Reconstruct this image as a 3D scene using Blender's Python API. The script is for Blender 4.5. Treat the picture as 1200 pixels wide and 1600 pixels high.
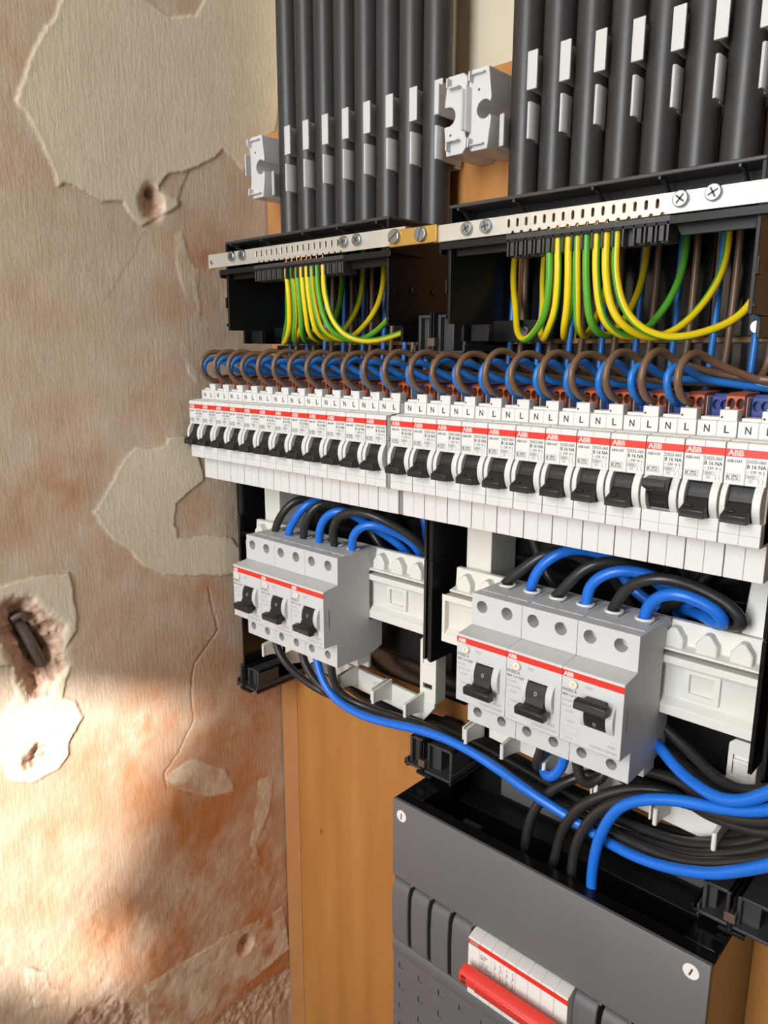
import bpy, bmesh, math, random
import numpy as np
from mathutils import Vector, Matrix, noise

random.seed(7)
for o in list(bpy.data.objects):
    bpy.data.objects.remove(o)
scene = bpy.context.scene
COL = scene.collection
S = 0.001            # everything below is written in millimetres
Z0 = 1500.0          # height of the breaker row above the floor

def W(p):
    return Vector((p[0]*S, p[1]*S, (p[2]+Z0)*S))

# ------------------------------------------------------------------ camera
FPX, CAM = 1160.327, (525.834, -340.492, 40.409)
YAW, PITCH, ROLL = 0.741088, 0.2118756, -0.00159446
fwd = Vector((-math.sin(YAW)*math.cos(PITCH), math.cos(YAW)*math.cos(PITCH), -math.sin(PITCH)))
rgt = Vector((math.cos(YAW), math.sin(YAW), 0))
dwn = fwd.cross(rgt)
r2 = math.cos(ROLL)*rgt + math.sin(ROLL)*dwn
d2 = -math.sin(ROLL)*rgt + math.cos(ROLL)*dwn
cam = bpy.data.cameras.new('camera')
cam.sensor_fit = 'VERTICAL'; cam.sensor_height = 36.0
cam.lens = FPX/1600*36.0
cam.clip_start = 0.01; cam.clip_end = 50
camo = bpy.data.objects.new('camera', cam); COL.objects.link(camo)
camo.matrix_world = Matrix.Translation(W(CAM)) @ Matrix((r2, -d2, -fwd)).transposed().to_4x4()
scene.camera = camo

# ------------------------------------------------------------------ light
world = bpy.data.worlds.new('world'); scene.world = world; world.use_nodes = True
wb = world.node_tree.nodes['Background']
wb.inputs[0].default_value = (0.94, 0.98, 1.0, 1); wb.inputs[1].default_value = 0.55
SUN_D = Vector((-0.44, 0.80, -0.42)).normalized()
sun = bpy.data.lights.new('sun', 'SUN'); sun.energy = 12.0; sun.angle = math.radians(1.3); sun.color = (1.0, 0.98, 0.97)
suno = bpy.data.objects.new('sun', sun); COL.objects.link(suno)
suno.rotation_euler = SUN_D.to_track_quat('-Z', 'Y').to_euler()
suno.location = W((1500, -1800, 1200))
key = bpy.data.lights.new('added_key_light', 'AREA'); key.shape = 'RECTANGLE'  # added area light to brighten the panel, no actual window
key.size = 0.44; key.size_y = 1.3; key.energy = 28; key.color = (0.91, 0.98, 1.06)
keyo = bpy.data.objects.new('added_key_light', key); COL.objects.link(keyo)
keyo.location = W((360, -1400, 250))
keyo.rotation_euler = (Vector(W((200, 0, -60))) - keyo.location).to_track_quat('-Z', 'Y').to_euler()
vs = scene.view_settings
vs.view_transform = 'Standard'; vs.look = 'None'; vs.gamma = 1.0; vs.use_curve_mapping = False
vs.exposure = 0.0

# ------------------------------------------------------------------ materials
def lin(c):
    return tuple(((v/255)/12.92 if v/255 <= 0.04045 else (((v/255)+0.055)/1.055)**2.4) for v in c) + (1,)

def mat(name, rgb, rough=0.45, metal=0.0, bump=0.0, bscale=900, var=0.0, vscale=60, coat=0.0, spec=0.5, trans=0.0):
    m = bpy.data.materials.new(name); m.use_nodes = True
    nt = m.node_tree; N = nt.nodes; L = nt.links
    b = N['Principled BSDF']
    b.inputs['Base Color'].default_value = lin(rgb)
    b.inputs['Roughness'].default_value = rough
    b.inputs['Metallic'].default_value = metal
    b.inputs['Coat Weight'].default_value = coat
    b.inputs['Specular IOR Level'].default_value = spec
    tc = N.new('ShaderNodeTexCoord')
    if var:
        n = N.new('ShaderNodeTexNoise'); n.inputs['Scale'].default_value = vscale; n.inputs['Detail'].default_value = 5
        L.new(tc.outputs['Object'], n.inputs['Vector'])
        mx = N.new('ShaderNodeMix'); mx.data_type = 'RGBA'
        c = lin(rgb)
        mx.inputs[6].default_value = tuple(v*(1-var) for v in c[:3])+(1,)
        mx.inputs[7].default_value = tuple(min(1, v*(1+var)) for v in c[:3])+(1,)
        L.new(n.outputs['Fac'], mx.inputs[0]); L.new(mx.outputs[2], b.inputs['Base Color'])
        mr = N.new('ShaderNodeMapRange'); mr.inputs[3].default_value = rough*0.8; mr.inputs[4].default_value = min(1, rough*1.2)
        L.new(n.outputs['Fac'], mr.inputs[0]); L.new(mr.outputs[0], b.inputs['Roughness'])
    if bump:
        n2 = N.new('ShaderNodeTexNoise'); n2.inputs['Scale'].default_value = bscale; n2.inputs['Detail'].default_value = 3
        L.new(tc.outputs['Object'], n2.inputs['Vector'])
        bp = N.new('ShaderNodeBump'); bp.inputs['Strength'].default_value = bump; bp.inputs['Distance'].default_value = 0.0004
        L.new(n2.outputs['Fac'], bp.inputs['Height']); L.new(bp.outputs['Normal'], b.inputs['Normal'])
    return m

M = {}
M['white'] = mat('breaker_white_plastic', (216, 213, 206), 0.42, bump=0.06, bscale=700, var=0.02)
M['rcd'] = mat('light_grey_plastic', (198, 197, 194), 0.45, bump=0.06, bscale=700, var=0.02)
M['cream'] = mat('ivory_white_plastic', (222, 218, 207), 0.38, var=0.03, vscale=40)
M['clip'] = mat('saddle_white_plastic', (206, 203, 199), 0.35)
M['filler'] = mat('mid_grey_plastic', (134, 131, 126), 0.5)
M['black'] = mat('black_plastic', (22, 21, 21), 0.4, var=0.15, vscale=50, spec=0.3)
M['gloss'] = mat('glossy_black_plastic', (15, 15, 16), 0.16, var=0.2, vscale=40)
M['greyblack'] = mat('worn_black_plastic', (58, 56, 55), 0.42, var=0.15, vscale=90)
M['toggle'] = mat('toggle_black_plastic', (30, 29, 29), 0.42, bump=0.08)
M['ink2'] = mat('moulded_dark_grey', (66, 65, 65), 0.5)
M['tube'] = mat('black_conduit_plastic', (52, 49, 47), 0.42, bump=0.05, bscale=400, var=0.12, vscale=25)
M['cover'] = mat('dark_grey_cover_plastic', (96, 93, 92), 0.5, bump=0.22, bscale=1500, var=0.06, vscale=30)
M['red'] = mat('red_print', (214, 50, 38), 0.4)
M['redh'] = mat('red_handle_plastic', (222, 62, 52), 0.38, var=0.05)
M['ink'] = mat('black_print', (52, 52, 54), 0.5)
M['inkl'] = mat('grey_print', (150, 149, 147), 0.5)
M['inkw'] = mat('white_print', (246, 232, 226), 0.45)
M['button'] = mat('ivory_button', (226, 217, 196), 0.35)
M['bterm'] = mat('orange_brown_terminal_plastic', (166, 80, 38), 0.38, var=0.08)
M['nterm'] = mat('blue_terminal_plastic', (12, 40, 118), 0.35)
M['hole'] = mat('dark_wire_entry', (58, 24, 12), 0.6)
M['brown'] = mat('brown_wire_insulation', (112, 84, 62), 0.36, var=0.06, vscale=50)
M['blue'] = mat('blue_wire_insulation', (36, 112, 190), 0.34, var=0.05, vscale=50)
M['blue2'] = mat('bright_blue_cable_insulation', (26, 108, 208), 0.34, var=0.05, vscale=50)
M['blackw'] = mat('black_cable_insulation', (42, 40, 39), 0.36, var=0.12, vscale=60)
M['yellow'] = mat('yellow_wire_insulation', (230, 200, 24), 0.36)
M['green'] = mat('green_wire_insulation', (86, 160, 44), 0.36)
M['steel'] = mat('tinned_steel', (208, 203, 190), 0.42, 0.55, var=0.06, vscale=120)
M['zinc'] = mat('zinc_screw', (178, 190, 198), 0.26, 1.0)
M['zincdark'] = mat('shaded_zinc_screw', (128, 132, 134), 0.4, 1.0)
M['brass'] = mat('brass', (206, 164, 84), 0.4, 0.7, var=0.06)
M['copper'] = mat('copper', (205, 120, 80), 0.3, 1.0)
M['bronze'] = mat('brown_plastic_key', (92, 70, 58), 0.45, var=0.1)
M['screwcap'] = mat('white_screw_cap', (228, 224, 216), 0.4)
M['iron'] = mat('rusty_bolt_iron', (120, 110, 102), 0.5, 0.5, bump=0.6, bscale=500, var=0.4, vscale=300)

# ------------------------------------------------------------------ mesh builder
class MB:
    def __init__(s):
        s.v = []; s.f = []; s.m = []
    def add(s, verts, faces, mi=0):
        k = len(s.v)
        s.v += [tuple(p) for p in verts]
        s.f += [tuple(i+k for i in f) for f in faces]
        s.m += [mi]*len(faces) if isinstance(mi, int) else list(mi)
        return s
    def box(s, x0, x1, y0, y1, z0, z1, mi=0):
        vs = [(x, y, z) for x in (x0, x1) for y in (y0, y1) for z in (z0, z1)]
        return s.add(vs, [(0, 1, 3, 2), (4, 6, 7, 5), (0, 4, 5, 1), (2, 3, 7, 6), (0, 2, 6, 4), (1, 5, 7, 3)], mi)
    def prism(s, poly, axis, a0, a1, mi=0):
        n = len(poly)
        def P(u, w, a):
            return (a, u, w) if axis == 'x' else ((u, a, w) if axis == 'y' else (u, w, a))
        vs = [P(u, w, a0) for u, w in poly] + [P(u, w, a1) for u, w in poly]
        fs = [tuple(range(n)), tuple(range(2*n-1, n-1, -1))]
        fs += [(i, (i+1) % n, n+(i+1) % n, n+i) for i in range(n)]
        return s.add(vs, fs, mi)
    def cyl(s, p0, p1, r, r1=None, n=16, mi=0, cap=True):
        p0, p1 = Vector(p0), Vector(p1); r1 = r if r1 is None else r1
        d = (p1-p0).normalized()
        a = d.orthogonal().normalized(); b = d.cross(a)
        vs = []
        for p, q in ((p0, r), (p1, r1)):
            vs += [p+q*(math.cos(t)*a+math.sin(t)*b) for t in (2*math.pi*i/n for i in range(n))]
        fs = [(i, (i+1) % n, n+(i+1) % n, n+i) for i in range(n)]
        if cap:
            fs += [tuple(range(n-1, -1, -1)), tuple(range(n, 2*n))]
        return s.add(vs, fs, mi)
    def ring(s, c, d, r0, r1, h, n=20, mi=0):
        c, d = Vector(c), Vector(d).normalized()
        a = d.orthogonal().normalized(); b = d.cross(a); vs = []
        for (r, k) in ((r0, 0), (r1, 0), (r1, h), (r0, h)):
            vs += [c+d*k+r*(math.cos(t)*a+math.sin(t)*b) for t in (2*math.pi*i/n for i in range(n))]
        fs = []
        for q in range(4):
            for i in range(n):
                fs.append((q*n+i, q*n+(i+1) % n, ((q+1) % 4)*n+(i+1) % n, ((q+1) % 4)*n+i))
        return s.add(vs, fs, mi)
    def tube(s, pts, r, n=10, mi=0, step=3.0, split=None, twist=0.0):
        P = smooth_path(pts, step)
        T = [(P[min(i+1, len(P)-1)]-P[max(i-1, 0)]).normalized() for i in range(len(P))]
        a = T[0].orthogonal().normalized(); vs = []
        for i, (p, t) in enumerate(zip(P, T)):
            a = (a - t*a.dot(t)).normalized(); b = t.cross(a)
            for k in range(n):
                w = 2*math.pi*k/n + twist*i
                vs.append(p+r*(math.cos(w)*a+math.sin(w)*b))
        fs = []; ms = []
        for i in range(len(P)-1):
            for k in range(n):
                fs.append((i*n+k, i*n+(k+1) % n, (i+1)*n+(k+1) % n, (i+1)*n+k))
                ms.append(mi if split is None else (1 if split(k, n) else 0))
        fs += [tuple(range(n-1, -1, -1)), tuple(range((len(P)-1)*n, len(P)*n))]; ms += [mi, mi]
        return s.add(vs, fs, ms)
    def plate(s, outer, holes, axis, a0, a1, mi=0):
        """flat slab with through holes; outlines in the plane across `axis`"""
        bm = bmesh.new(); loops = []
        for lp in [outer]+holes:
            vv = [bm.verts.new((u, w, 0)) for u, w in lp]; loops.append(vv)
            for i in range(len(vv)):
                bm.edges.new((vv[i], vv[(i+1) % len(vv)]))
        bm.verts.index_update()
        bmesh.ops.triangle_fill(bm, use_beauty=True, use_dissolve=False, edges=bm.edges[:], normal=(0, 0, 1))
        n = len(bm.verts)
        flat = [(v.co.x, v.co.y) for v in bm.verts]
        tri = [tuple(v.index for v in f.verts) for f in bm.faces]
        idx = [[v.index for v in lp] for lp in loops]
        bm.free()
        def P(u, w, a):
            return (a, u, w) if axis == 'x' else ((u, a, w) if axis == 'y' else (u, w, a))
        vs = [P(u, w, a0) for u, w in flat]+[P(u, w, a1) for u, w in flat]
        fs = tri + [tuple(i+n for i in reversed(t)) for t in tri]
        for lp in idx:
            for i in range(len(lp)):
                p, q = lp[i], lp[(i+1) % len(lp)]
                fs.append((p, q, q+n, p+n))
        return s.add(vs, fs, mi)
    def text(s, txt, x, z, h, y, w=None, mi=0, align='LEFT', slope=None):
        """flat lettering facing -Y, lower-left corner at x,z, cap height h, fitted to width w"""
        vv, ff = glyphs(txt)
        xs = [p[0] for p in vv]; x0, x1 = min(xs), max(xs)
        sx = h/0.7 if w is None else w/max(1e-6, x1-x0)
        sz = h/0.7
        off = 0 if align == 'LEFT' else -(x1-x0)*sx/2
        return s.add([(x+off+(px-x0)*sx, y if slope is None else y+slope*(z+pz*sz), z+pz*sz) for px, pz in vv], ff, mi)
    def frame(s, x0, x1, z0, z1, y, t=0.12, mi=0):
        for (a, b, c, d) in ((x0, x1, z0, z0+t), (x0, x1, z1-t, z1), (x0, x0+t, z0, z1), (x1-t, x1, z0, z1)):
            s.add([(a, y, c), (b, y, c), (b, y, d), (a, y, d)], [(0, 1, 2, 3)], mi)
        return s

_gl = {}
def glyphs(txt, bold=0.012):
    if txt not in _gl:
        c = bpy.data.curves.new('lettering', 'FONT'); c.body = txt; c.size = 1.0; c.resolution_u = 2; c.offset = 0.026 if txt in ('ABB', 'N', 'L', 'B 16 NA') else 0.014
        o = bpy.data.objects.new('lettering', c); COL.objects.link(o)
        me = bpy.data.meshes.new_from_object(o.evaluated_get(bpy.context.evaluated_depsgraph_get()))
        _gl[txt] = ([(v.co.x, v.co.y) for v in me.vertices], [tuple(p.vertices) for p in me.polygons])
        bpy.data.objects.remove(o); bpy.data.curves.remove(c); bpy.data.meshes.remove(me)
    return _gl[txt]

def smooth_path(pts, step):
    P = [Vector(p) for p in pts]
    if len(P) == 2:
        return P
    Q = [2*P[0]-P[1]]+P+[2*P[-1]-P[-2]]
    out = []
    for i in range(1, len(Q)-2):
        a, b, c, d = Q[i-1], Q[i], Q[i+1], Q[i+2]
        k = max(2, int((c-b).length/step))
        for j in range(k):
            t = j/k
            out.append(0.5*((2*b)+(c-a)*t+(2*a-5*b+4*c-d)*t*t+(3*b-a-3*c+d)*t**3))
    out.append(P[-1])
    for _ in range(2):
        out = [out[0]]+[(out[i-1]+2*out[i]+out[i+1])/4 for i in range(1, len(out)-1)]+[out[-1]]
    return out

def circle(cx, cz, r, n=16, rz=None):
    rz = rz or r
    return [(cx+r*math.cos(2*math.pi*i/n), cz+rz*math.sin(2*math.pi*i/n)) for i in range(n)]

BASE = {}
def tag(o, label=None, cat=None, group=None, kind=None):
    if label: o['label'] = label
    if cat: o['category'] = cat
    if group: o['group'] = group
    if kind: o['kind'] = kind
    return o

def thing(name, label, cat, base, group=None):
    o = bpy.data.objects.new(name, None); COL.objects.link(o)
    o.empty_display_size = 0.01; o.location = W(base); BASE[o] = base
    return tag(o, label, cat, group)

def obj(name, mb, mats, parent=None, base=None, bevel=0.0, smooth=True, seg=2, flat_ok=False):
    b = BASE[parent] if parent is not None else (base or (0, 0, 0))
    me = bpy.data.meshes.new(name)
    me.from_pydata([((x-b[0])*S, (y-b[1])*S, (z-b[2])*S) for x, y, z in mb.v], [], mb.f)
    for m in (mats if isinstance(mats, (list, tuple)) else [mats]):
        me.materials.append(M[m] if isinstance(m, str) else m)
    me.polygons.foreach_set('material_index', mb.m)
    if not flat_ok:
        bm = bmesh.new(); bm.from_mesh(me)
        bmesh.ops.recalc_face_normals(bm, faces=bm.faces[:]); bm.to_mesh(me); bm.free()
    if smooth:
        me.polygons.foreach_set('use_smooth', [True]*len(me.polygons))
        me.set_sharp_from_angle(angle=math.radians(38))
    me.update()
    o = bpy.data.objects.new(name, me); COL.objects.link(o)
    if parent is not None:
        o.parent = parent
    else:
        o.location = W(b)
    BASE[o] = b
    if bevel:
        md = o.modifiers.new('bevel', 'BEVEL'); md.width = bevel*S; md.segments = seg
        md.limit_method = 'ANGLE'; md.angle_limit = math.radians(40); md.harden_normals = False; md.use_clamp_overlap = True
    return o

def dup(root, shift, label=None, group=None):
    r = root.copy(); COL.objects.link(r)
    r.location = root.location + Vector(shift)*S
    if label: r['label'] = label
    if group: r['group'] = group
    for ch in list(root.children):
        c = ch.copy(); COL.objects.link(c); c.parent = r
        for g in list(ch.children):
            d = g.copy(); COL.objects.link(d); d.parent = c
    return r

ORD = ['first', 'second', 'third', 'fourth', 'fifth', 'sixth', 'seventh', 'eighth', 'ninth', 'tenth', 'eleventh', 'twelfth']

# ------------------------------------------------------------------ left plaster wall
XW = -13.0
PA = [(-73,278),(-74,272),(-78,261),(-90,246),(-99,229),(-110,200),(-102,191),(-95,177),(-86,152),(-81,156),(-75,155),(-67,152),(-55,147),(-39,149),(-34,142),(-24,134),(-10,142),(8,152),(11,156),(2,159),(-8,161),(-8,166),(1,175),(19,181),(46,194),(53,202),(63,197),(74,189),(89,209),(109,228),(125,329),(125,500),(-60,500)]
PEEL = [(-15,293),(-7,290),(9,285),(33,294),(43,311)]
STR = [(3,132),(11,134),(15,116),(24,107),(48,107),(40,99),(26,102),(23,92),(25,80),(22,66),(17,66),(11,83),(5,102)]
STR2 = [(6,50),(13,40),(19,24),(19,15),(10,24),(5,38)]
PB = [(-82,-79),(-71,-67),(-51,-40),(-42,-33),(-27,-36),(-15,-34),(-13,-28),(2,-28),(12,-41),(18,-57),(18,-68),(4,-75),(-9,-84),(-12,-99),(-10,-112),(2,-116),(17,-115),(44,-123),(53,-134),(52,-157),(23,-153),(-10,-146),(-25,-142),(-40,-132),(-50,-122),(-52,-116),(-67,-104),(-75,-92)]
PC = [(-230,-121),(-153,-121),(-130,-120),(-104,-123),(-102,-136),(-101,-157),(-102,-169),(-111,-179),(-114,-184),(-110,-198),(-115,-207),(-118,-220),(-109,-226),(-103,-241),(-116,-258),(-117,-267),(-126,-276),(-145,-279),(-161,-270),(-166,-254),(-164,-224),(-159,-214),(-151,-206),(-152,-182),(-230,-158)]
HOLE = [(-157,-136),(-144,-132),(-135,-134),(-127,-146),(-111,-163),(-115,-184),(-112,-195),(-124,-204),(-128,-213),(-141,-213),(-148,-193),(-152,-174),(-159,-160)]
HD = [(-140,-247),(-131,-254),(-130,-263),(-140,-267),(-150,-267),(-154,-261),(-146,-252)]
CR = [(17,-162),(26,-205),(21,-210),(0,-229),(-6,-259),(-3,-282),(-21,-308),(-37,-320),(-35,-334),(-10,-353)]
PD = [(-68,-518),(-21,-521),(34,-526),(91,-534),(99,-590),(57,-595),(5,-599),(-29,-590),(-71,-570)]
PE = [(-37,-324),(-9,-318),(27,-345),(37,-372),(3,-363),(-24,-339)]
PF = [(66,-374),(83,-378),(77,-414),(59,-443),(66,-475),(54,-464),(53,-440)]
RB = [(-145,-508),(-129,-497),(-99,-505),(-72,-533),(-68,-580),(-150,-580)]
RB2 = [(-12,-618),(13,-605),(56,-608),(98,-616),(100,-707)]
WH = [(-165,-431),(-150,-446),(-149,-462),(-133,-474),(-137,-484),(-163,-471),(-168,-444)]
STAINS = [(37,118,39,30,0.70),(16,76,38,31,0.50),(-107,-61,29,29,0.60),(-135,-66,22,23,0.50),(-72,-117,22,21,0.50),(8,-162,41,35,0.60),(6,-93,19,17,0.80),(-49,-268,43,41,0.80),(15,-268,43,37,0.70),(-82,-313,40,40,0.50),(46,-386,39,34,0.60),(-1,-431,59,54,0.70),(-46,-493,54,53,0.80),(-118,-419,32,35,0.60),(-151,-375,34,38,0.30),(81,-516,26,23,0.80),(68,-618,35,32,0.80),(-136,-218,19,20,0.30),(103,177,14,10,0.80),(-6,15,30,26,0.30),(-108,75,28,26,0.25),(-150,-471,30,35,0.40),(60,-300,40,80,0.7),(60,-470,40,60,.9),(30,-560,60,60,.7),(-60,-350,30,60,.6)]

def vnoise(y, z, cell, seed):
    """smooth value noise on arrays"""
    rs = np.random.RandomState(seed); T = rs.rand(256, 256)
    u, v = y/cell+500, z/cell+500
    i, j = np.floor(u).astype(int), np.floor(v).astype(int)
    a, b = u-i, v-j
    a = a*a*(3-2*a); b = b*b*(3-2*b)
    g = lambda p, q: T[p % 256, q % 256]
    return (g(i, j)*(1-a)+g(i+1, j)*a)*(1-b)+(g(i, j+1)*(1-a)+g(i+1, j+1)*a)*b

def fbm(y, z, cell, seed, n=4):
    s = 0; w = 0.5; tot = 0
    for k in range(n):
        s = s+w*vnoise(y, z, cell/2**k, seed+k*7); tot += w; w *= 0.55
    return s/tot

def sdist(y, z, poly):
    """signed distance to a closed outline, positive inside"""
    d = np.full(y.shape, 1e9); ins = np.zeros(y.shape, bool)
    n = len(poly)
    for k in range(n):
        (ay, az), (by, bz) = poly[k], poly[(k+1) % n]
        ey, ez = by-ay, bz-az
        t = np.clip(((y-ay)*ey+(z-az)*ez)/(ey*ey+ez*ez+1e-9), 0, 1)
        d = np.minimum(d, np.hypot(y-ay-t*ey, z-az-t*ez))
        if az != bz:
            c = ((az > z) != (bz > z)) & (y < (by-ay)*(z-az)/(bz-az)+ay)
            ins ^= c
    return np.where(ins, d, -d)

def ldist(y, z, line):
    d = np.full(y.shape, 1e9)
    for (ay, az), (by, bz) in zip(line[:-1], line[1:]):
        ey, ez = by-ay, bz-az
        t = np.clip(((y-ay)*ey+(z-az)*ez)/(ey*ey+ez*ez+1e-9), 0, 1)
        d = np.minimum(d, np.hypot(y-ay-t*ey, z-az-t*ez))
    return d

def build_left_wall():
    ys = np.concatenate([np.arange(-1500, -240, 60), np.arange(-240, 111, 1.1)])
    zs = np.concatenate([np.arange(-1500, -660, 60), np.arange(-660, 340, 1.1), np.arange(340, 1001, 60)])
    Y, Z = np.meshgrid(ys, zs, indexing='ij')
    sh = Y.shape; y, z = Y.ravel(), Z.ravel()
    # ragged outlines
    wy = y+3.0*(fbm(y, z, 14, 3)-0.5)+1.6*(fbm(y, z, 3.5, 5, 2)-0.5)
    wz = z+3.0*(fbm(y, z, 14, 13)-0.5)+1.6*(fbm(y, z, 3.5, 15, 2)-0.5)
    st = lambda d, w=0.5: np.clip(d/w*0.5+0.5, 0, 1)
    dist = {}
    paint = np.zeros(y.shape); h = np.zeros(y.shape)
    for nm, p, t in (('a', PA, 0.9), ('b', PB, 0.8), ('c', PC, 0.8), ('s', STR, 0.5), ('s2', STR2, 0.4), ('d', PD, 0.7), ('e', PE, 0.5), ('f', PF, 0.5), ('w', WH, 0.6)):
        d = sdist(wy, wz, p); dist[nm] = d
        f = st(d, 0.8)
        k = {'d': 0.55, 'e': 0.55, 'f': 0.5, 's': 0.8, 's2': 0.7}.get(nm, 1.0)
        if nm in ('d', 'e', 'f', 's', 's2', 'w'):
            f = f*np.clip(2.6*fbm(y, z, 18, 51, 4)-0.65, 0, 1)
        paint = np.maximum(paint, f*k)
        h += f*t*(1+0.35*np.exp(-np.abs(d)/2.5))
    pe = st(sdist(wy, wz, PEEL)); paint *= 1-pe; h -= 0.7*pe
    # painted shadow lines and dirt along the paint edges
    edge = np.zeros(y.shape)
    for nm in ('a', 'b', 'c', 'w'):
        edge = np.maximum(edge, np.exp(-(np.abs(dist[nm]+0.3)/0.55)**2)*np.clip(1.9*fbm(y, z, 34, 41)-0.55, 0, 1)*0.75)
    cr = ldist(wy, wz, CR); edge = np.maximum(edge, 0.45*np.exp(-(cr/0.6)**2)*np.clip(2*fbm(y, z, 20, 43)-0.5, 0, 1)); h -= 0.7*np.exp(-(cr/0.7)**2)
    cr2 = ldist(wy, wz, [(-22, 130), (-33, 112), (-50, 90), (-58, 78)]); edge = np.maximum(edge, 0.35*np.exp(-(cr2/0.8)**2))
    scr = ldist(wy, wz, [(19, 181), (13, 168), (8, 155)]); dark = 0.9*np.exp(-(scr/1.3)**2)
    # stains
    n1 = fbm(y, z, 40, 21, 5); n2 = fbm(y, z, 16, 22, 4); n3 = fbm(y, z*0.35, 9, 24, 3)
    stain = 0.06+0.30*np.clip((n1-0.5)*3, 0, 1)
    for (a, b, ra, rb, s) in STAINS:
        g = np.exp(-(((y-a)/ra)**2+((z-b)/rb)**2)*0.9)
        stain = np.maximum(stain, s*g*np.clip(0.35+1.6*(n2-0.25), 0, 1.25))
    lowz = np.clip((-150-z)/130, 0, 1)
    stain = np.maximum(stain, lowz*np.clip(0.52+1.7*(fbm(y, z, 55, 61, 4)-0.45), 0.15, 0.95)*np.clip(0.55+(y+150)/220, 0.35, 1))
    stain = stain*(0.75+0.5*n3)
    stain = np.clip(stain, 0, 1)*(1-0.78*paint)
    stain = np.where(y < -240, 0.15, stain)
    # broad undulation and chips
    h += 2.2*(fbm(y, z, 120, 31, 3)-0.5)+0.7*(fbm(y, z, 22, 33, 3)-0.5)*(1-0.6*paint)
    low = np.clip((-300-z)/200, 0, 1)
    h += 1.3*(fbm(y, z, 9, 35, 3)-0.5)*low*(1-0.6*paint)
    raw = np.zeros(y.shape)
    def crater(d, depth, soft, rough):
        nonlocal h, raw
        f = st(d-soft*0.4, soft)
        f = f*f*(3-2*f)
        h = h-f*(depth+rough*(fbm(y, z, 6, 37, 4)-0.5)*2)
        raw = np.maximum(raw, st(d, 1.0))
    crater(sdist(wy, wz, HOLE), 9, 9, 7)
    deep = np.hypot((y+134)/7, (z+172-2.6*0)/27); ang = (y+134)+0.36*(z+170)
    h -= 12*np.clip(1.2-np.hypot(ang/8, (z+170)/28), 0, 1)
    dark = np.maximum(dark, np.clip(1.3-np.hypot(ang/8, (z+170)/28), 0, 1))  # shade inside the deep hole put into the colour
    crater(sdist(wy, wz, HD), 3, 5, 4)
    d = 9-np.hypot(wy+14.7, (wz-152)*0.72); crater(d, 8, 7, 4)
    h -= 7*np.clip(1-np.hypot(y+15, z-159)/4.5, 0, 1); dark = np.maximum(dark, np.clip(1.2-np.hypot(y+15, z-159)/4.0, 0, 1))  # small drill hole painted darker inside for its shade
    d = 9-np.hypot(wy-41.3, (wz+548)*0.9); crater(d, 9, 6, 2)
    crater(sdist(wy, wz, RB), 2.5, 7, 1.8); crater(sdist(wy, wz, RB2), 2.2, 7, 1.8)
    paint *= 1-raw; stain = np.clip(stain*(1-0.6*raw)+0.28*raw, 0, 1)
    h = np.where((y < -240) | (z < -660) | (z > 340), 0, h)
    me = bpy.data.meshes.new('wall_left')
    co = np.stack([h*S, y*S, z*S], 1).astype(np.float32)
    a, b = sh
    I = np.arange(a*b).reshape(a, b)
    q = np.stack([I[:-1, :-1], I[1:, :-1], I[1:, 1:], I[:-1, 1:]], -1).reshape(-1, 4)
    me.vertices.add(len(co)); me.vertices.foreach_set('co', co.ravel())
    me.loops.add(q.size); me.loops.foreach_set('vertex_index', q.ravel().astype(np.int32))
    me.polygons.add(len(q)); me.polygons.foreach_set('loop_start', np.arange(0, q.size, 4, dtype=np.int32))
    me.polygons.foreach_set('loop_total', np.full(len(q), 4, dtype=np.int32))
    me.polygons.foreach_set('use_smooth', np.ones(len(q), bool))
    me.update(calc_edges=True); me.validate()
    for nm, arr in (('paint', paint), ('stain', stain), ('raw', raw), ('shade_dirt', np.maximum(edge, dark))):
        at = me.attributes.new(nm, 'FLOAT', 'POINT'); at.data.foreach_set('value', arr.astype(np.float32))
    me.materials.append(plaster_material())
    o = bpy.data.objects.new('wall_left', me); COL.objects.link(o); o.location = W((XW, 0, 0))
    # normals must look into the room (+X)
    if me.polygons[0].normal.x < 0:
        me.flip_normals()
    tag(o, 'old bare plaster side wall with flaking cream paint and holes', kind='structure')
    return o

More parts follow.
